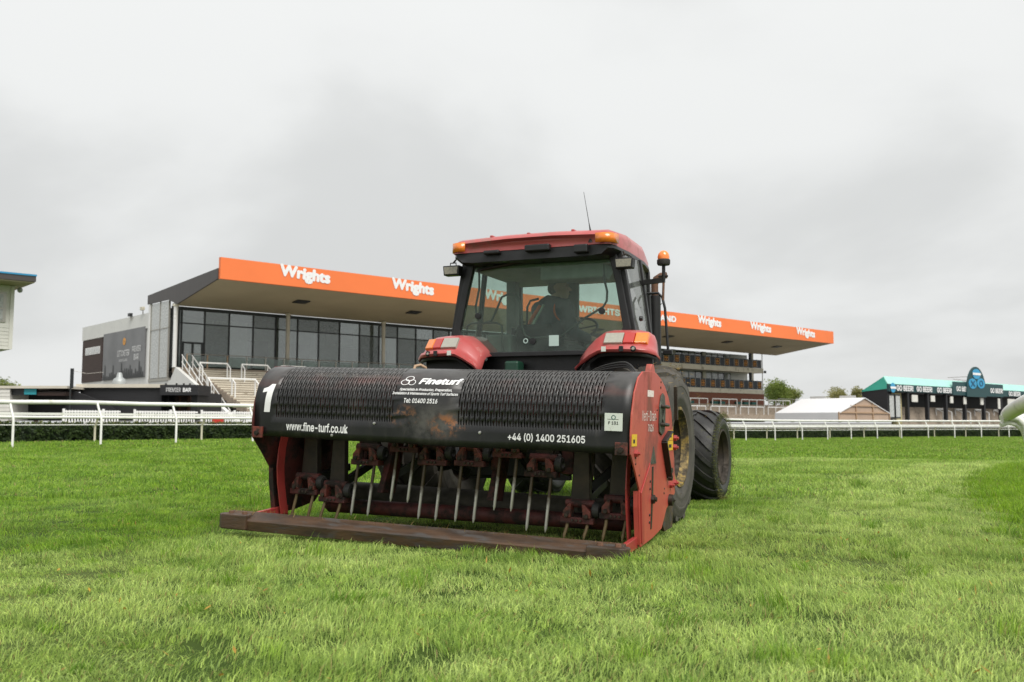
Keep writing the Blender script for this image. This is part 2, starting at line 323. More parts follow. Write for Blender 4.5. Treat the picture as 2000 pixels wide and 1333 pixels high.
def obj(name, me, parent=None, bevel=0, solid=0):
    o = bpy.data.objects.new(name, me); C.objects.link(o)
    if parent: o.parent = parent
    if solid: q = o.modifiers.new('solid', 'SOLIDIFY'); q.thickness = solid; q.offset = -1
    if bevel: q = o.modifiers.new('bevel', 'BEVEL'); q.width = bevel; q.segments = 2; q.limit_method = 'ANGLE'; q.angle_limit = R(40)
    return o
def tag(o, label=None, cat=None, group=None, kind=None):
    for k, v in (('label', label), ('category', cat), ('group', group), ('kind', kind)):
        if v: o[k] = v
    return o
def empty(name, loc=(0, 0, 0), rot=(0, 0, 0), parent=None):
    o = bpy.data.objects.new(name, None); C.objects.link(o); o.location = loc; o.rotation_euler = rot; o.parent = parent; o.empty_display_size = .2; return o
try:      # Blender's own bundled interface font; falls back to the built-in one
    FONT = bpy.data.fonts.load(os.path.join(bpy.utils.system_resource('DATAFILES'), 'fonts', 'Inter.woff2'))
except Exception:
    FONT = None
def text_mesh(body, width=None, height=None, bold=0., shear=0, font=1, extrude=0, spacing=1.0):
    cu = bpy.data.curves.new('lettering', 'FONT'); cu.body = body; cu.size = 1
    if FONT and font: cu.font = FONT
    cu.shear = shear; cu.extrude = extrude; cu.space_character = spacing
    cu.resolution_u = 4
    o = bpy.data.objects.new('lettering', cu); C.objects.link(o); bpy.context.view_layer.update()
    me = bpy.data.meshes.new_from_object(o.evaluated_get(bpy.context.evaluated_depsgraph_get())); bpy.data.objects.remove(o); bpy.data.curves.remove(cu)
    if bold:      # thicken the strokes: shifted copies, each a hair in front of the last
        bm = bmesh.new(); bm.from_mesh(me); src = bm.verts[:] + bm.edges[:] + bm.faces[:]
        for q in range(8):
            d = bmesh.ops.duplicate(bm, geom=src)['geom']; a = 2 * math.pi * q / 8
            bmesh.ops.translate(bm, verts=[e for e in d if isinstance(e, bmesh.types.BMVert)], vec=(math.cos(a) * bold, math.sin(a) * bold, (q + 1) * .0012))
        bm.to_mesh(me); bm.free()
    co = np.array([v.co[:] for v in me.vertices])
    lo, hi = co.min(0), co.max(0); co[:, 0] -= (lo[0] + hi[0]) / 2; co[:, 1] -= lo[1]
    sx = (width / (hi[0] - lo[0])) if width else None; sy = (height / (hi[1] - lo[1])) if height else None
    sx = sx or sy; sy = sy or sx; co[:, 0] *= sx; co[:, 1] *= sy; co[:, 2] *= sy
    me.vertices.foreach_set('co', co.ravel()); me.name = 'lettering'
    return me
def text(name, body, material, parent, mtx, **k):
    me = text_mesh(body, **k); me.transform(mtx); me.materials.append(M[material]); me.update()
    return obj(name, me, parent)
def facing(x, y, z, ang=0):      # text lying in the local xz plane, read from -y
    return Matrix.Translation((x, y, z)) @ Matrix.Rotation(R(ang), 4, 'Y') @ Matrix.Rotation(R(90), 4, 'X')

# ================================================================== GROUND
def smooth(a, b, x):
    t = np.clip((x - a) / (b - a), 0, 1); return t * t * (3 - 2 * t)
def gz(x, y):
    x, y = np.asarray(x, float), np.asarray(y, float)
    A = .19 - .46 * smooth(-10, 20, x)
    z = A * smooth(13, 30, y)
    return z + .012 * np.sin(x * 1.7 + y * .6) * smooth(3, 6, y) * (1 - smooth(20, 40, y)) * (1 - np.exp(-((x - .5) ** 2 + (y - 8) ** 2) / 12))
def long_edge(y):          # the line along which the longer rough grass under the curved rail starts
    return np.interp(y, [2, 5, 7.6, 10.3, 14.5, 21, 25, 32], [2.35, 3.05, 4.0, 5.05, 7.05, 10.8, 16, 200])
xs = np.concatenate([[-900, -300, -120, -80], np.linspace(-50, 60, 111), [90, 130, 300, 900]]); ys = np.concatenate([[-300, -60, -10, 0], np.linspace(1, 100, 100), [130, 180, 300, 700, 2000]])
X, Y = np.meshgrid(xs, ys); Z = gz(X, Y)
mb = MB(); mb.grid([[(X[i, j], Y[i, j], Z[i, j]) for j in range(len(xs))] for i in range(len(ys))])
def turf_color_nodes(t, src, dark, mid, light, lie=None):
    """patchy mown turf: clumps, bleached strands, broad mowing bands"""
    lk = t.links.new
    def noise(sc, det, v=src):
        n = t.nodes.new('ShaderNodeTexNoise'); n.inputs['Scale'].default_value = sc; n.inputs['Detail'].default_value = det; lk(v, n.inputs['Vector']); return n.outputs[0]
    def rng(v, a, b, c=0, d=1):
        m_ = t.nodes.new('ShaderNodeMapRange'); m_.interpolation_type = 'SMOOTHSTEP'; lk(v, m_.inputs[0]); m_.inputs[1].default_value = a; m_.inputs[2].default_value = b; m_.inputs[3].default_value = c; m_.inputs[4].default_value = d; return m_.outputs[0]
    def mix(f, a, b):
        m_ = t.nodes.new('ShaderNodeMix'); m_.data_type = 'RGBA'; lk(f, m_.inputs[0])
        for i, c in ((6, a), (7, b)):
            if isinstance(c, tuple): m_.inputs[i].default_value = (*c, 1)
            else: lk(c, m_.inputs[i])
        return m_.outputs[2]
    def mul(a, b):
        m_ = t.nodes.new('ShaderNodeMath'); m_.operation = 'MULTIPLY'; lk(a, m_.inputs[0]); lk(b, m_.inputs[1]); return m_.outputs[0]
    c = mix(rng(noise(3.2, 3), .35, .68), dark, mid)
    if lie is not None: return mix(mul(lie, rng(noise(1.4, 4), .28, .66, .45, 1)), c, light)
    mp = t.nodes.new('ShaderNodeMapping'); mp.inputs['Rotation'].default_value = (0, 0, R(-28)); mp.inputs['Scale'].default_value = (.42, .07, 1); lk(src, mp.inputs[0])
    band = rng(noise(1.0, 2, mp.outputs[0]), .44, .60)
    c = mix(mul(band, rng(noise(1.1, 4), .30, .66, .25, 1)), c, light)
    return c
def turf_material(name, dark, mid, light, trans, island):
    m = bpy.data.materials.new(name); m.use_nodes = True; t = m.node_tree; t.nodes.clear(); lk = t.links.new
    o = t.nodes.new('ShaderNodeOutputMaterial'); b = t.nodes.new('ShaderNodeBsdfPrincipled'); b.inputs['Roughness'].default_value = .5 if island else .9; b.inputs['Specular IOR Level'].default_value = .35 if island else .1
    g = t.nodes.new('ShaderNodeNewGeometry'); li = None
    if island: al = t.nodes.new('ShaderNodeAttribute'); al.attribute_type = 'INSTANCER'; al.attribute_name = 'lie'; li = al.outputs['Fac']
    c = turf_color_nodes(t, g.outputs['Position'], dark, mid, light, li)
    if island:
        at_ = t.nodes.new('ShaderNodeAttribute'); at_.attribute_name = 'shade'
        h = t.nodes.new('ShaderNodeHueSaturation'); lk(c, h.inputs['Color'])
        v = t.nodes.new('ShaderNodeMapRange'); lk(at_.outputs['Fac'], v.inputs[0]); v.inputs[3].default_value = .45; v.inputs[4].default_value = 1.5; lk(v.outputs[0], h.inputs['Value'])
        v2 = t.nodes.new('ShaderNodeMapRange'); lk(at_.outputs['Fac'], v2.inputs[0]); v2.inputs[3].default_value = .515; v2.inputs[4].default_value = .487; lk(v2.outputs[0], h.inputs['Hue'])
        # a few straw-coloured blades
        st = t.nodes.new('ShaderNodeMath'); st.operation = 'GREATER_THAN'; lk(at_.outputs['Fac'], st.inputs[0]); st.inputs[1].default_value = .945
        mm = t.nodes.new('ShaderNodeMix'); mm.data_type = 'RGBA'; lk(st.outputs[0], mm.inputs[0]); lk(h.outputs[0], mm.inputs[6]); mm.inputs[7].default_value = (.42, .33, .14, 1)
        c = mm.outputs[2]
    lk(c, b.inputs['Base Color'])
    tr = t.nodes.new('ShaderNodeBsdfTranslucent'); lk(c, tr.inputs[0]); ms = t.nodes.new('ShaderNodeMixShader'); ms.inputs[0].default_value = trans
    lk(b.outputs[0], ms.inputs[1]); lk(tr.outputs[0], ms.inputs[2]); lk(ms.outputs[0], o.inputs[0])
    return m
M['soil'] = turf_material('turf_base', (.035, .06, .010), (.05, .085, .014), (.10, .13, .035), 0, False)
M['grass'] = turf_material('turf_blades', (.145, .295, .024), (.295, .485, .046), (.55, .69, .21), .44, True)
M['long_grass'] = turf_material('long_turf_blades', (.12, .27, .010), (.19, .39, .016), (.27, .45, .03), .42, True)
tag(mb.build('ground', 'soil', None, smooth=60), 'mown green turf of the racecourse track', 'ground', kind='structure')

# grass blades: clumps instanced over the turf (uncountable stuff)
def clump(name, nb, rad, hmin, hmax, w, lean, seed, material):
    r_ = random.Random(seed); v = []; f = []; sh = []
    for i in range(nb):
        a = r_.uniform(0, 6.283); d = rad * math.sqrt(r_.random()); x, y = d * math.cos(a), d * math.sin(a)
        h = r_.uniform(hmin, hmax) * (1 if r_.random() > .12 else 1.35); th = r_.gauss(0, .9); ln = h * r_.uniform(.25, 1.25) * lean
        lx, ly = math.cos(th) * ln, math.sin(th) * ln; wa = r_.uniform(0, 6.283); wx, wy = math.cos(wa) * w * r_.uniform(.6, 1.2), math.sin(wa) * w * r_.uniform(.6, 1.2)
        k = len(v); z1 = h * .55; hz = h * (.95 if lean < .8 else .8)
        v += [(x - wx, y - wy, -.01), (x + wx, y + wy, -.01), (x + lx * .35 + wx * .8, y + ly * .35 + wy * .8, z1), (x + lx * .35 - wx * .8, y + ly * .35 - wy * .8, z1), (x + lx, y + ly, hz)]
        f += [(k, k + 1, k + 2, k + 3), (k + 3, k + 2, k + 4)]; s_ = r_.random(); sh += [s_] * 5
    me = bpy.data.meshes.new(name); me.from_pydata(v, [], f); at_ = me.attributes.new('shade', 'FLOAT', 'POINT'); at_.data.foreach_set('value', sh)
    me.materials.append(M[material]); return me
def grass_field(name, pts, clumps, label):
    col = bpy.data.collections.new(name + '_clumps')
    for i, me in enumerate(clumps):
        o = bpy.data.objects.new('%s_clump_%02d' % (name, i), me); col.objects.link(o)
    P = np.array(pts); me = bpy.data.meshes.new(name); me.vertices.add(len(P)); me.vertices.foreach_set('co', P[:, :3].astype(np.float32).ravel())
    a = me.attributes.new('rot', 'FLOAT_VECTOR', 'POINT'); rv = np.zeros((len(P), 3), np.float32); rv[:, 2] = P[:, 3]; a.data.foreach_set('vector', rv.ravel())
    a = me.attributes.new('scl', 'FLOAT_VECTOR', 'POINT'); sv = np.stack([P[:, 4], P[:, 4], P[:, 5]], 1).astype(np.float32); a.data.foreach_set('vector', sv.ravel())
    a = me.attributes.new('lie', 'FLOAT', 'POINT'); a.data.foreach_set('value', np.clip(P[:, 6], 0, 1).astype(np.float32))
    o = obj(name, me); ng = bpy.data.node_groups.new(name, 'GeometryNodeTree')
    ng.interface.new_socket('Geometry', in_out='INPUT', socket_type='NodeSocketGeometry'); ng.interface.new_socket('Geometry', in_out='OUTPUT', socket_type='NodeSocketGeometry')
    gi, go = ng.nodes.new('NodeGroupInput'), ng.nodes.new('NodeGroupOutput'); ip = ng.nodes.new('GeometryNodeInstanceOnPoints'); ci = ng.nodes.new('GeometryNodeCollectionInfo')
    ci.inputs['Collection'].default_value = col; ci.inputs['Separate Children'].default_value = True; ci.inputs['Reset Children'].default_value = True
    ip.inputs['Pick Instance'].default_value = True
    ra, sa = ng.nodes.new('GeometryNodeInputNamedAttribute'), ng.nodes.new('GeometryNodeInputNamedAttribute')
    ra.data_type = sa.data_type = 'FLOAT_VECTOR'; ra.inputs[0].default_value = 'rot'; sa.inputs[0].default_value = 'scl'
    lk = ng.links.new
    lk(gi.outputs[0], ip.inputs['Points']); lk(ci.outputs[0], ip.inputs['Instance']); lk(ra.outputs[0], ip.inputs['Rotation']); lk(sa.outputs[0], ip.inputs['Scale']); lk(ip.outputs[0], go.inputs[0])
    o.modifiers.new('grass', 'NODES').node_group = ng
    return tag(o, label, 'grass', kind='stuff')
rg = np.random.default_rng(11)
def wander(x, y): return 2.6 * np.sin(x * .55 + 1.3 * np.sin(y * .4)) + 1.7 * np.sin(y * .8 + x * .3 + 2)
aw, ac = np.array(AER.w), np.array(AER.u)
def scatter(y0, y1, dens, sc, marg=1.6, side=None):
    pts = []; area_w = lambda y: .56 * y + marg
    n = int(dens * ((area_w(y0) + area_w(y1)) * (y1 - y0)))
    y = rg.uniform(y0, y1, n * 2); keep = rg.random(n * 2) < area_w(y) / area_w(y1); y = y[keep][:n]
    x = rg.uniform(-1, 1, len(y)) * area_w(y)
    lg = x > long_edge(y) + rg.normal(0, .12, len(y))
    sel = lg if side else ~lg
    x, y = x[sel], y[sel]; z = gz(x, y)
    th = wander(x, y) + rg.normal(0, 1.3, len(x)); s = sc * rg.uniform(.75, 1.3, len(x))
    # shorter, trodden grass where the machine stands
    hgt = s * rg.uniform(.7, 1.25, len(x)) * (.85 + .22 * np.sin(x * 1.9 + y * 2.3) * np.sin(x * .7 - y * 1.1) + .3 * np.sin(x * 5.1 + 2 * np.sin(y * 3.3)) * np.sin(y * 4.3 + x))
    ra = (x - AER.O.x) * ac[0] + (y - AER.O.y) * ac[1]; rb = (x - AER.O.x) * aw[0] + (y - AER.O.y) * aw[1]
    under = (np.abs(ra) < 1.5) & (rb > -.45) & (rb < .95)
    hgt = np.where(under, hgt * .62, hgt)
    d = long_edge(y) - x
    front = (1 - smooth(-.4, .4, (y - 6.2) - 1.0 * (x + 3.2))) * (1 - smooth(7.5, 10, y)) * .8
    right = np.where(x > 1.0, (1 - smooth(1.5, 2.1, d)) * 1.0 + (smooth(1.5, 2.1, d) - smooth(4.6, 5.4, d)) * .30 + (smooth(4.6, 5.4, d) - smooth(7.6, 8.8, d)) * .8, 0) * smooth(4, 7, y)
    lie = np.maximum(front, right) + .12 + rg.normal(0, .10, len(x)) + .18 * np.sin(x * 2.1 + 1.4 * np.sin(y * 1.3)) * np.sin(y * 1.9 + x * .4)
    return np.stack([x, y, z, th, s, hgt, lie], 1)
near = [clump('grass_clump', 95, .13, .020, .050, .0017, .95, 100 + i, 'grass') for i in range(8)]
tuft = [clump('grass_tuft_clump', 80, .085, .05, .105, .002, .7, 150 + i, 'grass') for i in range(5)]
far = [clump('grass_far_clump', 60, .30, .035, .07, .0045, .8, 200 + i, 'grass') for i in range(6)]
vfar = [clump('grass_distant_clump', 60, .75, .035, .07, .011, .7, 300 + i, 'grass') for i in range(6)]
grass_field('grass', np.concatenate([scatter(2.2, 6, 95, 1.0), scatter(6, 11, 62, 1.12)]), near, 'soft green turf blades round the machine').location = (0, 0, 0)
grass_field('grass', scatter(11, 26, 26, 1.0), far, 'green turf blades in the middle of the track')
grass_field('grass', scatter(26, 78, 5.5, 1.0, 4), vfar, 'smooth green turf stretching to the hedge')
tf_ = np.concatenate([scatter(2.2, 7, 4.0, .8), scatter(7, 14, 2.5, .95)]); tf_[:, 6] = -.1 + rg.uniform(0, .5, len(tf_))
grass_field('grass', tf_, tuft, 'scattered taller tufts in the turf')
mb = MB()
for _ in range(260):
    y = 2.6 + 7 * rnd.random() ** 1.3; x = rnd.uniform(-.6, .6) * y; c = Vector((x, y, float(gz(x, y)) + rnd.uniform(.025, .05))); d = Vector((rnd.gauss(0, 1), rnd.gauss(0, 1), rnd.gauss(0, .4))).normalized() * rnd.uniform(.012, .03); w_ = d.cross(Vector((.1, .2, 1))).normalized() * rnd.uniform(.003, .009)
    mb.add([c - d, c + w_, c + d, c - w_], [(0, 1, 2, 3)])
M['dead_leaf'] = leaf_mat('dead_leaf', (.30, .15, .03), (.55, .36, .06), .3, 3)
tag(mb.build('leaf_litter', 'dead_leaf', None, fix=False), 'scattered small yellow and brown dead leaves in the turf', 'leaves', kind='stuff')
lng = [clump('long_grass_clump', 70, .14, .06, .13, .002, .8, 400 + i, 'long_grass') for i in range(6)]
grass_field('long_grass', np.concatenate([scatter(2.2, 14, 60, 1.0, 3.5, True), scatter(14, 26, 26, 1.25, 4, True)]), lng, 'longer dark green rough grass under the curved rail')

# ================================================================== AERATOR
aer = empty('turf_aerator', AER.O, AER.e)
tag(aer, 'red turf aerator with a black slotted cover and rows of steel tines behind the tractor', 'aerator')
RR = 1.485
def prof(t):
    if t < .25: return -.31, .70 + t, -1, 0
    if t < .25 + .3 * math.pi / 2:
        p = (t - .25) / .3; return -.01 - .3 * math.cos(p), .95 + .3 * math.sin(p), -math.cos(p), math.sin(p)
    return -.01 + (t - .25 - .3 * math.pi / 2), 1.25, 0, 1
# hood sheet with real slots
T0, NROW, PER, SLOT = .150, 5, .122, .095
tedges = []
for k in range(NROW + 1):
    for d_ in (0, .034, .061, .095): tedges.append(T0 + PER * k + d_)
tb = sorted(set([round(t, 4) for t in [0, .05, .1] + tedges + [.9, 1.0, 1.17]]))
cols = []
for xa, xb, nc in ((-1.288, -.262, 50), (.246, 1.30, 51)):
    p = (xb - xa) / nc
    cols += [(xa + j * p, xa + j * p + .0085, j) for j in range(nc)]
xb_ = [-RR, -1.40, -1.34]
for a_, b_, j in cols: xb_ += [a_, b_]
xb_ += [-.13, 0, .12, 1.36, 1.42, RR]; xb_ = sorted(set(round(x, 5) for x in xb_))
cset = {round(a_, 5): j for a_, b_, j in cols}
mb = MB(); vid = {}
def hv(i, k):
    if (i, k) not in vid:
        b, c, nb, nc = prof(tb[k]); x = xb_[i]; sag = .006 * math.sin(x * 2.1 + 1) * max(0, 1 - tb[k] / .3) + .004 * math.sin(x * 6) * max(0, 1 - tb[k] / .15)
        vid[i, k] = len(mb.v); mb.v.append((x, b + nb * sag, c - sag * .6))
    return vid[i, k]
for i in range(len(xb_) - 1):
    j = cset.get(xb_[i])
    for k in range(len(tb) - 1):
        if j is not None and tb[k] >= T0 - 1e-4:
            ph = tb[k] + 1e-3 - T0 + (.061 if j % 2 else 0); r_ = ph // PER
            if tb[k] < .80 and ph - r_ * PER < SLOT - .001: continue
        mb.f.append((hv(i, k), hv(i + 1, k), hv(i + 1, k + 1), hv(i, k + 1)))
hm = bpy.data.materials.new('worn_black_hood_paint'); hm.use_nodes = True
def hood_material(m):
    t = m.node_tree; b = t.nodes['Principled BSDF']; lk = t.links.new
    tcn = t.nodes.new('ShaderNodeTexCoord'); src = tcn.outputs['Object']; sp = t.nodes.new('ShaderNodeSeparateXYZ'); lk(src, sp.inputs[0])
    def noise(sc, det=5, rg_=.6, st=None):
        n = t.nodes.new('ShaderNodeTexNoise'); n.inputs['Scale'].default_value = sc; n.inputs['Detail'].default_value = det; n.inputs['Roughness'].default_value = rg_
        if st:
            mp = t.nodes.new('ShaderNodeMapping'); mp.inputs['Scale'].default_value = st; lk(src, mp.inputs[0]); lk(mp.outputs[0], n.inputs['Vector'])
        else: lk(src, n.inputs['Vector'])
        return n.outputs[0]
    def rng_(v, a, c, lo=0, hi=1):
        q = t.nodes.new('ShaderNodeMapRange'); q.interpolation_type = 'SMOOTHSTEP'; lk(v, q.inputs[0]); q.inputs[1].default_value = a; q.inputs[2].default_value = c; q.inputs[3].default_value = lo; q.inputs[4].default_value = hi; return q.outputs[0]
    def mul(a, c):
        q = t.nodes.new('ShaderNodeMath'); q.operation = 'MULTIPLY'; lk(a, q.inputs[0])
        if isinstance(c, float): q.inputs[1].default_value = c
        else: lk(c, q.inputs[1])
        return q.outputs[0]
    def mix(f, a, c):
        q = t.nodes.new('ShaderNodeMix'); q.data_type = 'RGBA'; lk(f, q.inputs[0])
        for i, s_ in ((6, a), (7, c)):
            if isinstance(s_, tuple): q.inputs[i].default_value = (*s_, 1)
            else: lk(s_, q.inputs[i])
        return q.outputs[2]
    def blob(x0, z0, rx, rz):
        mp = t.nodes.new('ShaderNodeMapping'); mp.vector_type = 'TEXTURE'; mp.inputs['Location'].default_value = (x0, -.31, z0); mp.inputs['Scale'].default_value = (rx, .3, rz); lk(src, mp.inputs[0])
        l_ = t.nodes.new('ShaderNodeVectorMath'); l_.operation = 'LENGTH'; lk(mp.outputs[0], l_.inputs[0]); return rng_(l_.outputs['Value'], .25, 1.0, 1, 0)
    c = mix(rng_(noise(3), .3, .7), (.0065, .007, .0072), (.014, .014, .014))
    c = mix(mul(rng_(noise(7, 7, .7, (1, 1, .35)), .5, .75), .5), c, (.06, .055, .048))
    # scuffed grey primer and rust below the telephone number
    g1 = mul(blob(.03, .86, .36, .20), rng_(noise(5, 6, .65), .35, .6)); c = mix(mul(g1, .75), c, (.105, .10, .09))
    g2 = mul(blob(.16, .84, .19, .11), rng_(noise(13, 7, .7), .46, .62)); c = mix(g2, c, (.27, .105, .035))
    g4 = mul(blob(-.19, .90, .17, .10), rng_(noise(14, 7, .7), .49, .64)); c = mix(g4, c, (.22, .10, .04))
    # reddish worn band high on the slotted panels
    zb = rng_(sp.outputs[2], 1.06, 1.13, 0, 1); zb2 = rng_(sp.outputs[2], 1.14, 1.22, 1, 0); g3 = mul(mul(zb, zb2), rng_(noise(2.2, 4, .6, (1, 1, 3)), .42, .66)); c = mix(mul(g3, .55), c, (.17, .05, .04))
    lk(c, b.inputs['Base Color']); b.inputs['Specular IOR Level'].default_value = .5
    # grey sky sheen painted into the colour, with some dust, towards the top
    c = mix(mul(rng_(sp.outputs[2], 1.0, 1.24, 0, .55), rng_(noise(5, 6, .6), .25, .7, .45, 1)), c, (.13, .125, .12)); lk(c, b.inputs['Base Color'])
    lk(rng_(noise(4), .3, .7, .30, .48), b.inputs['Roughness'])
    bn = t.nodes.new('ShaderNodeBump'); bn.inputs['Distance'].default_value = .003; lk(noise(2.4, 3), bn.inputs['Height']); lk(bn.outputs[0], b.inputs['Normal'])
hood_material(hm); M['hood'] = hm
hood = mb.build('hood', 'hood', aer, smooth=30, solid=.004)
# wrapped lettering
def wrap(name, body, x, t, material, parent, **k):
    me = text_mesh(body, **k) if isinstance(body, str) else body
    bm = bmesh.new(); bm.from_mesh(me)
    ys_ = [v.co.y for v in bm.verts]; y = min(ys_)
    while y < max(ys_):
        bmesh.ops.bisect_plane(bm, geom=bm.verts[:] + bm.edges[:] + bm.faces[:], plane_co=(0, y, 0), plane_no=(0, 1, 0)); y += .02
    for v in bm.verts:
        b, c, nb, nc = prof(t + v.co.y); px = x + v.co.x
        sag = .006 * math.sin(px * 2.1 + 1) * max(0, 1 - (t + v.co.y) / .3) + .004 * math.sin(px * 6) * max(0, 1 - (t + v.co.y) / .15)
        e_ = .0035 + v.co.z; v.co = (px, b + nb * (sag + e_), c + nc * e_ - sag * .6)
    bm.to_mesh(me); bm.free(); me.materials.append(M[material]); return obj(name, me, parent)
def flat_mesh(pts):
    me = bpy.data.meshes.new('lettering'); me.from_pydata([(x, y, 0) for x, y in pts], [], [tuple(range(len(pts)))]); return me
wrap('number_one_lettering', flat_mesh([(-.025, 0), (.028, 0), (.048, .222), (.012, .222), (-.012, .196), (-.05, .182), (-.053, .150), (-.012, .158)]), -1.372, .187, 'letter_white', hood)
wrap('web_address_lettering', 'www.fine-turf.co.uk', -.916, .052, 'letter_white', hood, width=.545, height=.066, bold=.022)
wrap('phone_lettering', '+44 (0) 1400 251605', .906, .050, 'letter_white', hood, width=.552, height=.060, bold=.02)
wrap('name_lettering', 'Fineturf', .068, .435, 'letter_white', hood, width=.345, height=.062, bold=.04, shear=.25)
wrap('slogan_lettering', 'Specialists in Producion, Preparation,', -.03, .376, 'letter_white', hood, width=.42, height=.026, bold=.02, shear=.2)
wrap('slogan_lettering', 'Installation & Maintenance of Sports Turf Surfaces', -.03, .345, 'letter_white', hood, width=.525, height=.026, bold=.02, shear=.2)
wrap('telephone_lettering', 'Tel: 01400 2516', -.055, .290, 'letter_white', hood, width=.27, height=.034, bold=.02, shear=.1)
mb = MB()
for cx_, ct, rx, rz in ((-.215, .452, .036, .026), (-.16, .452, .030, .026), (-.19, .488, .034, .027)):
    for q in range(28):
        a0, a1 = 2 * math.pi * q / 28, 2 * math.pi * (q + 1) / 28
        pts = []
        for a_, f_ in ((a0, 1), (a1, 1), (a1, .82), (a0, .82)):
            b, c, nb, nc = prof(ct + rz * f_ * math.sin(a_)); pts.append((cx_ + rx * f_ * math.cos(a_), b + nb * .004, c + nc * .004))
        mb.add(pts, [(0, 1, 2, 3)])
mb.build('three_ring_emblem', 'letter_white', hood)
st = MB().box(1.315, 1.436, -.3225, -.3195, .848, .964).build('sticker', 'sticker_white', hood)
text('sticker_lettering', 'F 131', 'letter_black', st, facing(1.375, -.3235, .890), width=.068, bold=.02)
MB().lathe([(.010, 0), (.015, .001)], (1.375, -.3228, .936), (0, -1, 0), 16).build('sticker_emblem', 'green_blind', st)
MB().box(1.335, 1.41, -.3232, -.3226, .922, .925).build('sticker_line', 'grey_cover', st)
for k, (x, c) in enumerate(((-.775, .735), (.42, .80), (-.42, .835))):
    MB().lathe([(.012, 0), (.010, .006), (0, .007)], (x, -.315, c), (0, -1, 0), 10).build('bolt', 'steel_bright', hood)
for s in (-1, 1):   # red corner latches
    q = MB().box(s * 1.433 - .042, s * 1.433 + .042, -.337, -.313, .692, .776).build('corner_latch', 'holder_red', aer, bevel=.004)
    MB().lathe([(.02, 0), (.018, .016), (0, .017)], (s * 1.433, -.337, .728), (0, -1, 0), 8).build('bolt', 'dark_steel', q)
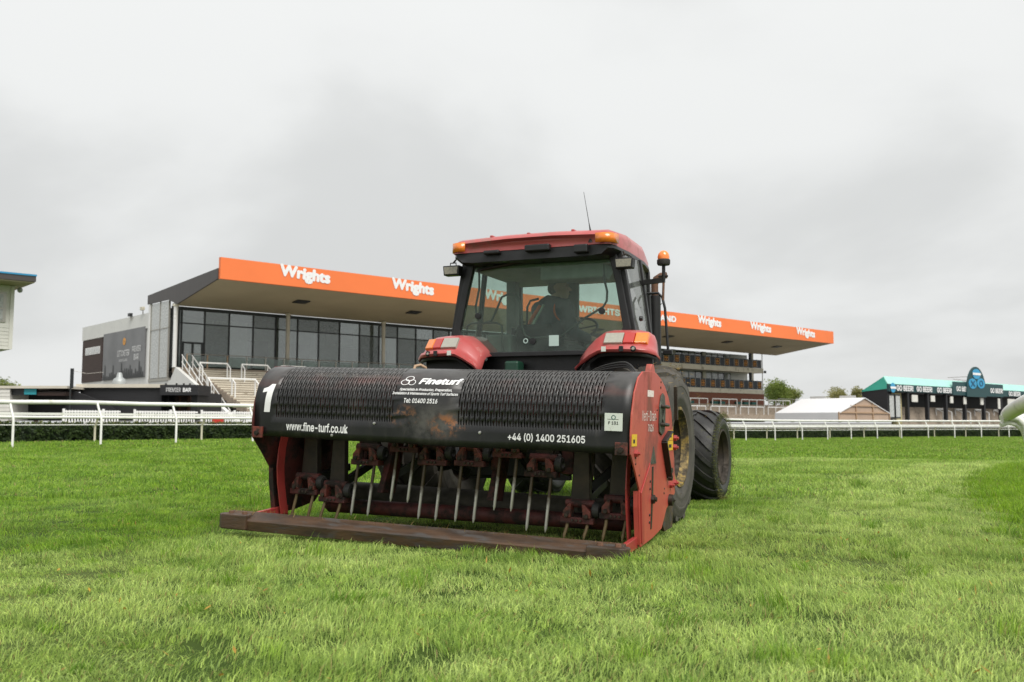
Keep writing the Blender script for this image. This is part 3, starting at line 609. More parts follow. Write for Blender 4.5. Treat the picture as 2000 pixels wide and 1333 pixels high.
# side panels
OUT = [(-.02, .075), (-.045, .2), (-.075, .34), (-.085, .46), (-.2, .585), (-.318, .70), (-.325, .82), (-.31, .96), (-.262, 1.10), (-.17, 1.205), (-.06, 1.25), (.12, 1.262), (.30, 1.258), (.44, 1.225), (.58, 1.17), (.70, 1.09), (.80, .985), (.87, .80), (.93, .60), (.965, .46), (.97, .37), (.88, .33), (.70, .27), (.56, .14), (.30, .10)]
for s in (-1, 1):
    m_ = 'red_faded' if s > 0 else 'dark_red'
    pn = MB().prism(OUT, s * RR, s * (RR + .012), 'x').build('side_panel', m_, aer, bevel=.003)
    # folded front lip and inner stiffener strip
    MB().add([(s * (RR - x), b, c) for x in (0, .03) for b, c in ((-.022, .09), (-.047, .2), (-.077, .34), (-.088, .45))], [(0, 1, 5, 4), (1, 2, 6, 5), (2, 3, 7, 6)]).build('front_lip', m_, pn, solid=.006)
    MB().grid([[(s * (RR - x), b + dx_, c) for b, c in ((-.02, .09), (-.05, .2), (-.085, .34), (-.10, .46), (-.09, .60), (-.04, .78))] for x, dx_ in ((.075, 0), (.075, .09))]).build('inner_plate', 'red', pn, solid=.008)
    MB().bar((s * (RR - .03), .12, .11), (s * (RR - .03), -.43, .075), .035, .075).build('bar_arm', 'red', aer, bevel=.004)
    if s > 0:
        x = RR + .012
        cov = MB().prism([(.40, .84), (.39, .90), (.395, 1.02), (.43, 1.10), (.48, 1.12), (.53, 1.10), (.56, 1.02), (.56, .90), (.54, .84), (.47, .815)], x + .001, x + .012, 'x').build('inspection_cover', 'grey_cover', pn, bevel=.003)
        for c in (1.025, .895): MB().tube([(x + .01, .42, c), (x + .03, .43, c), (x + .032, .56, c - .004), (x + .022, .58, c - .004)], .013, 8).build('cover_clip', 'dark_steel', cov, smooth=40)
        MB().prism([(.455, .93), (.48, 1.0), (.505, .93), (.48, .90)], x + .013, x + .02, 'x').build('cover_boss', 'grey_cover', cov)
        lv = MB().bar((x + .02, .70, .842), (x + .02, .50, .768), .018, .04, (1, 0, 0)).bar((x + .022, .50, .768), (x + .02, .70, .50), .018, .045, (1, 0, 0)).build('lever', 'black_metal', pn, bevel=.004)
        for b, c in ((.70, .50), (.70, .555)): MB().lathe([(.022, 0), (.020, .03), (0, .031)], (x + .01, b, c), (1, 0, 0), 8).build('bolt', 'dark_steel', lv)
        for b0, b1, c0, c1 in ((-.315, -.19, .752, .83), (.69, .855, .70, .772), (.69, .855, .776, .85)):
            q = MB().box(x + .001, x + .003, b0, b1, c0, c1).build('warning_sticker', 'sticker_yellow', pn)
            MB().box(x + .0035, x + .004, b0 + .03, b1 - .05, c0 + .02, c0 + .045).build('sticker_print', 'letter_black', q)
        # depth indicator: pointed arrow and slotted quadrant
        MB().prism([(.18, .62), (.26, .74), (.34, .62)], x + .001, x + .005, 'x').build('depth_arrow', 'grey_cover', pn)
        sl = MB().prism([(.225, .17), (.255, .17), (.275, .40), (.27, .60), (.235, .60), (.235, .40)], x + .001, x + .004, 'x').build('depth_slot', 'black_metal', pn)
        MB().lathe([(.032, 0), (.030, .02), (.016, .022), (.016, .035), (0, .036)], (x + .002, .25, .375), (1, 0, 0), 8).build('bolt', 'dark_steel', sl)
        for c in (.22, .27, .45, .50): MB().lathe([(.010, 0), (.009, .006), (0, .007)], (x, .19, c), (1, 0, 0), 6).build('bolt', 'dark_steel', pn)
        MB().prism([(-.02, .10), (-.07, .44), (.16, .63), (.13, .60), (.0, .43), (.04, .10)], x + .001, x + .010, 'x').build('edge_stiffener', 'red', pn, bevel=.002)
        for b, c in ((.90, .72), (.90, .79), (.80, .44), (.93, .45), (-.22, .705)):
            MB().lathe([(.026, 0), (.024, .022), (.012, .023), (.012, .036), (0, .037)], (x, b, c), (1, 0, 0), 6).build('bolt', 'red', pn)
        MB().lathe([(.045, 0), (.043, .03), (.02, .034), (0, .05)], (x, .78, .33), (1, 0, 0), 10).build('pivot_bolt', 'dark_steel', pn, smooth=40)
        for q in range(11):
            b, c = rnd.choice([(-.15, .62), (-.1, .56), (-.2, .66), (-.05, .5), (.33, 1.0), (.33, .93), (.6, .42), (.45, 1.17)]); MB().lathe([(.008, 0), (.007, .004), (0, .005)], (x, b + rnd.uniform(-.03, .03), c + rnd.uniform(-.03, .03)), (1, 0, 0), 6).build('rivet', 'dark_steel', pn)
        side = lambda b, c: Matrix.Translation((x + .002, b, c)) @ Matrix.Rotation(R(90), 4, 'Z') @ Matrix.Rotation(R(90), 4, 'X')
        text('panel_lettering', 'Verti-Drain', 'letter_worn', pn, side(.12, .918), width=.38, height=.072, bold=.0)
        text('panel_lettering', '7626', 'letter_worn', pn, side(.17, .845), width=.15, height=.05, bold=.01)
        q = MB().box(x + .0005, x + .0012, .07, .24, 1.085, 1.13).build('worn_sticker', 'letter_worn', pn)
        # bent bracket with red lower shoe at the rear
        MB().prism([(.62, .18), (.72, .10), (.97, .11), (.99, .36), (.88, .33), (.70, .26)], RR - .03, RR - .002, 'x').build('skid_plate', 'rusty_bar', aer, bevel=.004)
        MB().bar((RR + .03, .885, .93), (RR + .03, .84, 1.18), .025, .03).build('lifting_strut', 'rim_dark', aer)
# tail bar with rounded end brackets
MB().prism([(-.515, .015), (-.528, .088), (-.518, .098), (-.415, .146), (-.395, .138), (-.39, .02)], -1.555, 1.50, 'x').build('rear_bar', 'rusty_bar', aer, bevel=.004)
for s in (-1, 1):
    x0 = 1.50 if s > 0 else -1.555; poly = [(x0 - s * .22, -.41), (x0, -.41), (x0 + s * .035, -.43), (x0 + s * .05, -.47), (x0 + s * .035, -.52), (x0, -.545), (x0 - s * .22, -.545)]
    eb = MB().prism(poly, .02, .128, 'z').build('end_bracket', 'rusty_bar', aer, bevel=.008)
    for xx in (.03, .15): MB().lathe([(.022, 0), (.020, .018), (0, .02)], (x0 - s * xx, -.47, .128), (0, 0, 1), 6).build('bolt', 'rust_pipe', eb)
# tines and holders (read off the photo: tip height, top height)
TN = [(-1.32, .05, .272), (-1.168, .055, .272), (-1.055, .06, .23), (-.915, .06, .222), (-.775, .126, .525), (-.631, .129, .528), (-.437, .249, .64), (-.293, .251, .64), (-.198, .137, .553), (-.056, .136, .557), (.105, .141, .564), (.250, .141, .562), (.410, .243, .638), (.541, .245, .641), (.663, .118, .52), (.806, .118, .513), (.943, .08, .215), (1.088, .085, .21), (1.224, .09, .256), (1.362, .10, .262)]
tm = bpy.data.materials.new('worn_steel_tine'); tm.use_nodes = True
def tine_mat(m):
    t = m.node_tree; b = t.nodes['Principled BSDF']; lk = t.links.new; tcn = t.nodes.new('ShaderNodeTexCoord'); sp = t.nodes.new('ShaderNodeSeparateXYZ'); lk(tcn.outputs['Object'], sp.inputs[0])
    n = t.nodes.new('ShaderNodeTexNoise'); n.inputs['Scale'].default_value = 22; n.inputs['Detail'].default_value = 4; lk(tcn.outputs['Object'], n.inputs['Vector'])
    a = t.nodes.new('ShaderNodeMath'); a.operation = 'MULTIPLY_ADD'; lk(n.outputs[0], a.inputs[0]); a.inputs[1].default_value = .14; lk(sp.outputs[2], a.inputs[2])
    q = t.nodes.new('ShaderNodeMapRange'); q.interpolation_type = 'SMOOTHSTEP'; lk(a.outputs[0], q.inputs[0]); q.inputs[1].default_value = .22; q.inputs[2].default_value = .31
    mxn = t.nodes.new('ShaderNodeMix'); mxn.data_type = 'RGBA'; lk(q.outputs[0], mxn.inputs[0]); mxn.inputs[6].default_value = (.54, .52, .48, 1); mxn.inputs[7].default_value = (.065, .045, .020, 1); lk(mxn.outputs[2], b.inputs['Base Color'])
    q2 = t.nodes.new('ShaderNodeMapRange'); lk(q.outputs[0], q2.inputs[0]); q2.inputs[3].default_value = .75; q2.inputs[4].default_value = .1; lk(q2.outputs[0], b.inputs['Metallic']); b.inputs['Roughness'].default_value = .42
tine_mat(tm); M['tine'] = tm; M['muddy_tine'] = mat('muddy_tine', (.11, .075, .035), .6, .3, vcol=(.20, .15, .07), vs=25)
for i, (a, c0, c1) in enumerate(TN):
    if i in (0, 1, 2, 3, 16, 17, 18, 19): tmn = 'muddy_tine'
    else: tmn = 'tine'
    o = MB().tube([(0, -.005, 0), (.002, 0, .03), (.010, .025, min(.25, (c1 - c0) * .6)), (.014, .05, c1 - c0)], [.004, .0115, .0125, .0125], 9).build('tine', tmn, aer, smooth=50); o.location = (a, 0, c0)
def wheel_disc(x, b, c, r, w): return [(0, 0), (r, 0), (r, w), (r * .55, w), (r * .5, w * .6), (0, w * .6)]
for i in range(10):
    (a0, _, h0), (a1, _, h1) = TN[2 * i], TN[2 * i + 1]; h = (h0 + h1) / 2; am = (a0 + a1) / 2 + .012; b0 = .05
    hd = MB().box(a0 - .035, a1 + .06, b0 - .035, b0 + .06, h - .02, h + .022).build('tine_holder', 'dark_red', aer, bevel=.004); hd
    for a in (a0 + .012, a1 + .012):
        MB().prism([(a - .028, h + .02), (a + .03, h + .02), (a + .030, h + .065), (a + .008 + (am - a) * .35, h + .115), (a - .012 + (am - a) * .35, h + .115), (a - .03, h + .06)], b0 - .045, b0 + .03, 'y').build('clamp', 'holder_red', hd, bevel=.005)
        MB().lathe([(.017, 0), (.015, .014), (0, .015)], (a, b0 - .045, h + .035), (0, -1, 0), 6).build('bolt', 'rim_dark', hd)
    for q in range(3): MB().lathe([(.010, 0), (.009, .012), (0, .013)], (am - .03 + q * .03, b0 - .036, h + .002), (0, -1, 0), 6).build('bolt', 'rim_dark', hd)
    MB().lathe([(0, 0), (.055, 0), (.058, .02), (.05, .045), (.028, .05), (.022, .03), (0, .03)], (a1 + .045, b0 + .02, h + .075), (1, 0, 0), 16).build('rubber_buffer', 'rubber', hd, smooth=40)
    MB().tube([(a0 - .01, b0 + .02, h + .115), (a1 + .05, b0 + .02, h + .115)], .03, 10).build('pivot_tube', 'dark_red', hd, smooth=40)
    # crank arm up to the drive shaft and link back to the front beam
    MB().prism([(a0 + .01, h + .11), (a1 + .01, h + .11), (am + .04, max(h + .2, 1.0)), (am - .04, max(h + .2, 1.0))], .09, .15, 'y').build('crank_arm', 'dark_steel', aer, bevel=.006)
    MB().bar((am, .09, h + .09), (am, .66, .50 if i % 2 else .44), .045, .06).build('link_arm', 'black_metal', aer, bevel=.004)
for i, (a0, a1) in enumerate(((-1.33, -1.25), (-.82, -.74), (-.30, -.22), (.31, .39), (.86, .95), (1.30, 1.37))):
    MB().box(a0, a1, .14, .20, .52, 1.02).build('hanger_plate', 'dark_red', aer, bevel=.005)
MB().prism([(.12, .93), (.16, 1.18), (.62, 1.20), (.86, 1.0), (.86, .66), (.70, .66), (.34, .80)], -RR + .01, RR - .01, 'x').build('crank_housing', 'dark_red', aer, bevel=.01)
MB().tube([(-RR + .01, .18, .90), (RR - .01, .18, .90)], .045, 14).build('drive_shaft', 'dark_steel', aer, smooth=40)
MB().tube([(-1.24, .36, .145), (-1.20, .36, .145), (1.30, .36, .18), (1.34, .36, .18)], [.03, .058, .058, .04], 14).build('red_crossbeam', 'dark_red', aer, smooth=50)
MB().lathe([(0, -1.44), (.09, -1.44), (.108, -1.43), (.108, 1.43), (.09, 1.44), (0, 1.44)], (0, .78, .20), (1, 0, 0), 28).build('front_roller', 'roller', aer, smooth=40)
for a in (.98, -.62, .30): MB().prism([(.10, .30), (.22, .56), (.30, .95), (.44, .95), (.40, .56), (.30, .28)], a, a + .05, 'x').build('web_plate', 'dark_red', aer, bevel=.005)
MB().bar((-.72, .35, .36), (-.36, .62, .62), .05, .06).build('stabiliser_strut', 'black_metal', aer)
MB().bar((1.00, .35, .42), (.72, .5, .72), .05, .06).build('stabiliser_strut', 'black_metal', aer)
MB().bar((1.02, .35, .42), (1.34, .5, .72), .05, .06).build('stabiliser_strut', 'black_metal', aer)
for k in range(3):
    hz = [Vector(q) for q in ((1.30 + .02 * k, .40, 1.24), (1.24, .52, 1.30 + .014 * k), (1.10, .72, 1.315 + .018 * k), (.85, .95, 1.29 + .012 * k), (.62, 1.15, 1.20), (.5, 1.3, 1.05))]
    sm = []
    for i_ in range(len(hz) - 1):
        p0_, p1_, p2_, p3_ = hz[max(i_ - 1, 0)], hz[i_], hz[i_ + 1], hz[min(i_ + 2, len(hz) - 1)]
        for q in range(5): t_ = q / 5; sm.append(.5 * ((2 * p1_) + (p2_ - p0_) * t_ + (2 * p0_ - 5 * p1_ + 4 * p2_ - p3_) * t_ * t_ + (3 * p1_ - p0_ - 3 * p2_ + p3_) * t_ ** 3))
    MB().tube(sm, .008, 8).build('hydraulic_hose', 'rubber', aer, smooth=50)
lug = MB().prism([(.15, 1.24), (.2, 1.315), (.26, 1.315), (.32, 1.24)], 1.45, 1.49, 'x').build('lifting_lug', 'red_faded', aer, bevel=.004)
MB().tube([(.30, .4, 1.25), (.30, .42, 1.28), (.33, .45, 1.29), (.36, .48, 1.27), (.36, .5, 1.24)], .012, 8).build('rope_loop', 'tan_post', aer, smooth=50).location = (-.80, 0, .01)

mb = MB()
for _ in range(420):
    a_, b_, c_ = (rnd.gauss(.62, .28), rnd.gauss(-.33, .05), .06) if rnd.random() < .6 else (rnd.gauss(-1.42, .09), rnd.gauss(-.40, .06), .12)
    if rnd.random() < .25: a_, b_, c_ = rnd.uniform(-1.5, 1.45), -.47, .135
    d = Vector((rnd.gauss(0, 1), rnd.gauss(0, .6), abs(rnd.gauss(0, .5)))).normalized() * rnd.uniform(.02, .06); p = Vector((a_, b_, c_ + rnd.uniform(0, .03))); w_ = d.cross(Vector((.2, .4, 1))).normalized() * .0022
    mb.add([p - w_, p + w_, p + d], [(0, 1, 2)])
M['straw'] = leaf_mat('dry_clippings', (.22, .15, .05), (.40, .28, .11), .3, 8)
tag(mb.build('dry_clippings', 'straw', aer, fix=False), kind='stuff')

# ================================================================== TRACTOR
tra = empty('tractor', TRA.O, TRA.e)
tag(tra, 'red tractor with black framed cab and wide turf tyres pulling the aerator', 'tractor')
A0 = .05
def wheel(cx_, cy, r, w, rimr, side, tyre_m, lug_n, lug_h, rim_m, edge_m, chev=1):
    wl = empty('wheel', (cx_, cy, r - .012), parent=tra)
    hw = w / 2
    p = [(rimr, -hw * .90), (rimr + .03, -hw * .975), (rimr + (r - rimr) * .45, -hw * 1.02), (r - .09, -hw * .99), (r - .035, -hw * .88), (r - .012, -hw * .6), (r, 0), (r - .012, hw * .6), (r - .035, hw * .88), (r - .09, hw * .99), (rimr + (r - rimr) * .45, hw * 1.02), (rimr + .03, hw * .975), (rimr, hw * .90)]
    def ridge(pts):
        o2 = []
        for (r0, x0), (r1, x1) in zip(pts[:-1], pts[1:]):
            o2.append((r0, x0))
            if abs(r1 - r0) > .05:
                for f_ in (.25, .30, .60, .65): o2.append((r0 + (r1 - r0) * f_, (x0 + (x1 - x0) * f_) * (1.012 if f_ in (.30, .60) else 1)))
        return o2 + [pts[-1]]
    mb = MB().lathe(ridge(p), (0, 0, 0), (1, 0, 0), 56)
    for i in range(lug_n):
        for sgn in (-1, 1):
            a0 = 2 * math.pi * (i + (.5 if sgn > 0 else 0)) / lug_n; rows = []
            for q in range(7):
                f_ = q / 6; x = sgn * hw * (-.02 + .98 * f_); a = a0 + chev * f_ * hw / r * .95
                rb = r - .012 - .025 * max(0, f_ - .55) / .45 * 1.6 - (.03 if q == 6 else 0); da = .5 * (.62 if lug_h > .02 else .72) * 2 * math.pi / lug_n * .62
                pts = []
                for rr_, d_ in ((rb - .015, -da), (rb + lug_h, -da * .82), (rb + lug_h, da * .82), (rb - .015, da)):
                    pts.append((x, math.sin(a + d_) * rr_, math.cos(a + d_) * rr_))
                rows.append(pts)
            mb.grid(rows); k = len(mb.v); mb.f.append((k - 4, k - 3, k - 2, k - 1)); mb.f.append(tuple(k - 28 + j for j in (3, 2, 1, 0)))
    mb.build('tyre', tyre_m, wl, smooth=35)
    s = side
    rim = MB().lathe([(rimr - .02, -hw * .8), (rimr + .012, -hw * .84), (rimr - .005, -hw * .70), (rimr - .05, -hw * .4), (rimr - .06, hw * .1), (rimr - .035, hw * .45), (rimr - .005, hw * .70), (rimr + .012, hw * .84), (rimr - .02, hw * .8), (rimr - .045, hw * .5), (rimr - .07, hw * .1), (rimr - .06, -hw * .4)], (0, 0, 0), (1, 0, 0), 40, True).build('rim', rim_m, wl, smooth=40)
    MB().lathe([(rimr + .014, s * hw * .90), (rimr + .018, s * hw * .985), (rimr - .006, s * hw * .99), (rimr - .022, s * hw * .84), (rimr - .03, s * hw * .78), (rimr - .02, s * hw * .78), (rimr - .008, s * hw * .86)], (0, 0, 0), (1, 0, 0), 40, True).build('rim_edge', edge_m, wl, smooth=50)
    dsc = MB().lathe([(0, s * hw * .12), (.09, s * hw * .12), (.10, s * hw * .02), (rimr * .6, s * hw * -.02), (rimr - .05, s * hw * .08), (rimr - .05, s * hw * .02), (0, s * hw * -.06)], (0, 0, 0), (1, 0, 0), 32).build('wheel_disc', rim_m, wl, smooth=40)
    for q in range(8):
        a = 2 * math.pi * q / 8; MB().lathe([(.016, 0), (.015, .02), (0, .021)], (s * hw * .02, math.cos(a) * .15, math.sin(a) * .15), (s, 0, 0), 6).build('wheel_nut', 'dark_steel', wl)
    return wl
rwh = wheel(A0 + 1.015, 1.80, .668, .62, .325, 1, 'tyre_dusty', 14, .046, 'rim_dark', 'rim_yellow')
wheel(A0 - 1.0, 1.78, .668, .62, .345, -1, 'tyre_dusty', 14, .046, 'rim_dark', 'rim_yellow')
fw = wheel(A0 + .97, 4.38, .50, .52, .29, 1, 'tyre_black', 17, .028, 'rim_dark', 'rim_dark', -1); fw.rotation_euler = (0, 0, R(-2))
wheel(A0 - .97, 4.38, .50, .52, .29, -1, 'tyre_black', 17, .02, 'rim_dark', 'rim_dark', -1).rotation_euler = (0, 0, R(-2))
# grass stuck to the front tyre shoulder
mb = MB()
for q in range(2600):
    a = rnd.uniform(0, 6.283); r_ = .462 + rnd.gauss(0, .018); x = .255 + rnd.gauss(.008, .014); d = Vector((rnd.uniform(-1, 1), rnd.uniform(-1, 1), rnd.uniform(-1, 1))).normalized() * .022
    c = Vector((x, math.cos(a) * r_, math.sin(a) * r_)); w_ = d.cross(Vector((1, .3, .2))).normalized() * .003
    mb.add([c - w_, c + w_, c + d], [(0, 1, 2)])
tag(mb.build('stuck_grass', M['hedge_top_leaf'], fw, fix=False), kind='stuff')
mb = MB()
for q in range(700):
    a = rnd.uniform(-2.2, 1.2); r_ = .668 + abs(rnd.gauss(0, .022)); x = rnd.gauss(.12, .14); d = Vector((rnd.uniform(-1, 1), rnd.uniform(-1, 1), rnd.uniform(-1, 1))).normalized() * rnd.uniform(.02, .06)
    c = Vector((x, math.sin(a) * r_, math.cos(a) * r_)); w_ = d.cross(Vector((1, .3, .2))).normalized() * .003
    mb.add([c - w_, c + w_, c + d], [(0, 1, 2)])
tag(mb.build('stuck_straw', 'straw', rwh, fix=False), kind='stuff')
# chassis, axles, bonnet
MB().prism([(1.35, .62), (1.35, .98), (2.0, 1.05), (3.2, 1.0), (5.0, .95), (5.0, .55), (3.0, .45), (1.8, .42)], A0 - .24, A0 + .24, 'x').build('gearbox', 'dark_steel', tra, bevel=.03)
MB().lathe([(0, -.95), (.13, -.95), (.13, -.45), (.20, -.28), (.20, .28), (.13, .45), (.13, .95), (0, .95)], (A0, 1.78, .656), (1, 0, 0), 24).build('rear_axle', 'dark_steel', tra, smooth=40)
MB().lathe([(0, -.9), (.09, -.9), (.09, .9), (0, .9)], (A0, 4.38, .49), (1, 0, 0), 16).build('front_axle', 'dark_steel', tra, smooth=40)
MB().prism([(3.15, 1.0), (3.15, 1.52), (3.5, 1.54), (4.6, 1.42), (5.05, 1.30), (5.12, .95), (5.0, .88)], A0 - .36, A0 + .36, 'x').build('bonnet', 'red_tractor', tra, bevel=.05)
MB().box(A0 - .30, A0 + .30, 5.10, 5.14, .95, 1.25).build('front_grille', 'black_metal', tra, bevel=.01)
MB().box(A0 - .55, A0 + .55, 2.0, 3.1, .72, 1.02).build('cab_floor', 'cab_black', tra, bevel=.02)
MB().prism([(A0 - .62, 1.0), (A0 - .62, 1.42), (A0 - .45, 1.49), (A0 + .45, 1.49), (A0 + .62, 1.42), (A0 + .62, 1.0)], 1.93, 1.99, 'y').build('rear_bulkhead', 'cab_black', tra, bevel=.01)
MB().box(A0 - .30, A0 - .16, 1.74, 1.90, 1.26, 1.42).build('green_container', 'green_can', tra, bevel=.02)
for s in (-1, 1):
    MB().bar((A0 + s * .36, 1.5, .55), (A0 + s * .44, .72, .50), .04, .09).build('lower_link', 'black_metal', tra, bevel=.005)
    MB().bar((A0 + s * .33, 1.45, 1.18), (A0 + s * .42, .98, .56), .045, .05).build('lift_rod', 'black_metal', tra)
    MB().bar((A0 + s * .15, 1.62, 1.12), (A0 + s * .34, 1.40, 1.20), .07, .09).build('lift_arm', 'black_metal', tra, bevel=.01)
MB().tube([(A0, 1.42, .98), (A0, .80, 1.02)], .032, 10).build('top_link', 'dark_steel', tra)
MB().bar((A0 - .5, 1.30, .40), (A0 + .5, 1.30, .40), .06, .05).build('drawbar', 'black_metal', tra)
MB().tube([(A0, 1.35, .68), (A0, .86, .82)], .05, 12).build('drive_line', 'black_metal', tra, smooth=40)
MB().prism([(A0 - .34, .40), (A0 - .40, .62), (A0 - .30, 1.0), (A0 + .30, 1.0), (A0 + .40, .62), (A0 + .30, .40)], 1.02, 1.10, 'y').build('hitch_frame', 'black_metal', tra, bevel=.02)
for x in (-.22, -.08, .1, .24): MB().tube([(A0 + x, 1.30, 1.10), (A0 + x * 1.2, 1.12, .98 - abs(x)), (A0 + x * 1.4, .95, 1.08)], .012, 6).build('hydraulic_hose', 'rubber', tra, smooth=50)
# fenders
PATH = [(1.525, 1.455), (1.490, 1.465), (1.480, 1.485), (1.500, 1.512), (1.555, 1.522), (1.590, 1.560), (1.635, 1.622), (1.690, 1.658), (1.780, 1.675), (2.050, 1.685), (2.300, 1.650), (2.500, 1.570), (2.600, 1.450)]
AA = [(0.465, -.20, .03), (0.520, -.135, .02), (0.600, -.065, .0), (0.680, -.012, 0), (0.760, 0, 0), (0.910, 0, .02), (1.010, -.003, .055), (1.090, -.015, .105), (1.145, -.04, .17), (1.175, -.085, .25)]
for s in (-1, 1):
    nar = lambda a, b: a - max(0, b - 1.70) * .36 * (a - .47) / .70
    rows = [[(A0 + s * nar(a, b + db), b + db, c + dc * (1 if k > 2 else .75)) for k, (b, c) in enumerate(PATH)] for a, dc, db in AA]
    fe = MB().grid(rows).build('fender', 'red_tractor', tra, smooth=50)
    if sum(p.normal.z for p in fe.data.polygons) < 0: fe.data.flip_normals()
    fe.data.materials.append(M['black_metal']); q = fe.modifiers.new('solid', 'SOLIDIFY'); q.thickness = .016; q.offset = -1 ; q.material_offset = 1; q.use_rim = True
    ul = MB().grid([[(A0 + s * nar(a, b + db), b + db + .03, c + dc - .035) for b, c in PATH[1:]] for a, dc, db in AA[1:-1]]).build('fender_liner', 'black_metal', fe, smooth=50)
    MB().prism([(1.60, 1.15), (1.66, 1.28), (1.8, 1.36), (2.4, 1.34), (2.45, 1.1), (1.8, 1.0)], A0 + s * .56, A0 + s * .575, 'x').build('inner_guard', 'cab_black', fe)
    MB().prism([(A0 + s * .53, .98), (A0 + s * .53, 1.38), (A0 + s * .70, 1.54), (A0 + s * 1.03, 1.54), (A0 + s * 1.10, 1.44), (A0 + s * 1.10, 1.20)], 1.73, 1.75, 'y').build('mud_flap', 'cab_black', fe)
    # lamp cluster seated on the sloping rear face
    def face(a0, a1, f0, f1, off):
        P = []
        for a in (a0, a1):
            db = np.interp(a, [q[0] for q in AA], [q[2] for q in AA])
            for f_ in (f0, f1):
                b = 1.562 + (1.652 - 1.562) * f_ + db - off * .82; c = 1.53 + (1.63 - 1.53) * f_ + off * .57; P.append((A0 + s * a, b, c))
        return [P[0], P[2], P[3], P[1]]
    def lamp(name, m_, a0, a1, f0=.06, f1=.98, d_=.022):
        q = face(a0, a1, f0, f1, d_); p = face(a0 - .006, a1 + .006, f0 - .04, f1 + .04, -.02)
        return MB().add(p + q, [(0, 1, 5, 4), (1, 2, 6, 5), (2, 3, 7, 6), (3, 0, 4, 7), (4, 5, 6, 7), (3, 2, 1, 0)]).build(name, m_, fe, bevel=.005)
    lamp('reversing_lamp', 'clear_lens', .71, .87); lamp('tail_lamp', 'red_lens', .877, .965); lamp('indicator_lamp', 'orange_lens', .972, 1.07)
    MB().box(A0 + s * .885 - .018, A0 + s * .885 + .018, 1.485, 1.505, 1.462, 1.51).build('socket', 'cab_black', fe, bevel=.004)
    MB().lathe([(.026, -.01), (.026, .004), (.018, .008), (.016, .004), (0, .003)], (A0 + s * .98, 1.53, 1.487), (s * .2, -1, 0), 16).build('round_socket', 'cab_black', fe)
    MB().lathe([(.014, .006), (.010, .012), (0, .012)], (A0 + s * .98, 1.53, 1.487), (s * .2, -1, 0), 12).build('socket_core', 'clear_lens', fe)
    MB().box(A0 + s * .735 - .02, A0 + s * .735 + .02, 1.472, 1.477, 1.465, 1.508).build('fender_sticker', 'sticker_white', fe)
# roof
def roof_section(b, hw, c0, c1, rr):
    pts = []
    for x, c in ((-hw, c0), (-hw, c1 - rr), (-hw + rr * .3, c1 - rr * .3), (-hw + rr, c1), (-hw * .3, c1 + .018), (hw * .3, c1 + .018), (hw - rr, c1), (hw - rr * .3, c1 - rr * .3), (hw, c1 - rr), (hw, c0)): pts.append((A0 - .01 + x, b, c))
    return pts
secs = [roof_section(1.66, .60, 2.435, 2.495, .03), roof_section(1.615, .72, 2.425, 2.515, .05), roof_section(1.64, .765, 2.425, 2.545, .06), roof_section(1.74, .785, 2.425, 2.575, .07), roof_section(2.1, .80, 2.425, 2.605, .08), roof_section(2.7, .79, 2.42, 2.60, .08), roof_section(3.05, .74, 2.41, 2.55, .08), roof_section(3.18, .66, 2.41, 2.47, .04)]
mb = MB().grid(secs); k = len(mb.v); n = 10
mb.f.append(tuple(range(n))); mb.f.append(tuple(range(k - n, k)))
roof = mb.build('roof', 'red_tractor', tra, smooth=45)
lip = [[(A0 - .01 + x * q, b + (.0), c) for x, c in ((-1, 2.43), (-1.01, 2.395), (-.93, 2.345), (-.8, 2.335), (.8, 2.335), (.93, 2.345), (1.01, 2.395), (1, 2.43))] for b, q in ((1.66, .66), (1.64, .73), (1.68, .765), (1.78, .785), (2.1, .80), (2.7, .79), (3.05, .745), (3.19, .66))]
mb = MB().grid(lip); k = len(mb.v); mb.f.append(tuple(range(8))); mb.f.append(tuple(range(k - 8, k)))
MB_lip = mb.build('roof_lip', 'cab_black', roof, smooth=45)
for x0, x1, c0, c1 in ((-.05, .19, 2.40, 2.462), (-.46, -.30, 2.40, 2.437), (.42, .55, 2.36, 2.435)): MB().box(A0 + x0, A0 + x1, 1.60, 1.68, c0, c1).build('roof_catch', 'cab_black', roof, bevel=.012)
for x in (-.42, -.05, .38): MB().bar((A0 + x, 1.70, 2.585), (A0 + x, 3.0, 2.61), .03, .02).build('roof_rib', 'red_tractor', roof, bevel=.006)
for s in (-1, 1):
    MB().grid([[(A0 - .01 + s * x, b, c) for x, b in ((.635, 1.612), (.715, 1.608), (.755, 1.63), (.775, 1.66), (.795, 1.75))] for c in (2.44, 2.525)]).build('roof_indicator', 'orange_lens', roof, smooth=60, solid=-.014)
# rear window frame and glass
def sh(pts): return [(A0 + .005 + x, c) for x, c in pts]
o_ = [(-.715, 2.40), (.735, 2.40), (.80, 2.1), (.875, 1.69), (.86, 1.62), (.55, 1.465), (-.54, 1.465), (-.87, 1.66), (-.875, 1.70), (-.79, 2.1)]
i_ = [(-.655, 2.37), (.67, 2.37), (.735, 2.1), (.80, 1.71), (.78, 1.66), (.52, 1.51), (-.51, 1.51), (-.79, 1.69), (-.80, 1.73), (-.72, 2.1)]
MB().ring(sh(o_), sh(i_), 1.83, 1.89, 'y').build('rear_window_frame', 'cab_black', tra, bevel=.008)
rw = MB().prism(sh([(x * .995, c) for x, c in i_]), 1.856, 1.861, 'y').build('rear_window', 'cab_glass', tra)
MB().box(A0 + .10, A0 + .195, 1.850, 1.853, 1.555, 1.655).build('window_label', 'sticker_glass', rw)
for x, c in ((-.06, 1.605), (.605, 1.86), (-.62, 1.86)): MB().lathe([(0, -.03), (.02, -.03), (.03, -.02), (.03, 0), (0, .002)], (A0 + x, 1.845, c), (0, -1, 0), 14).build('hinge_knob', 'cab_black', rw, smooth=40)
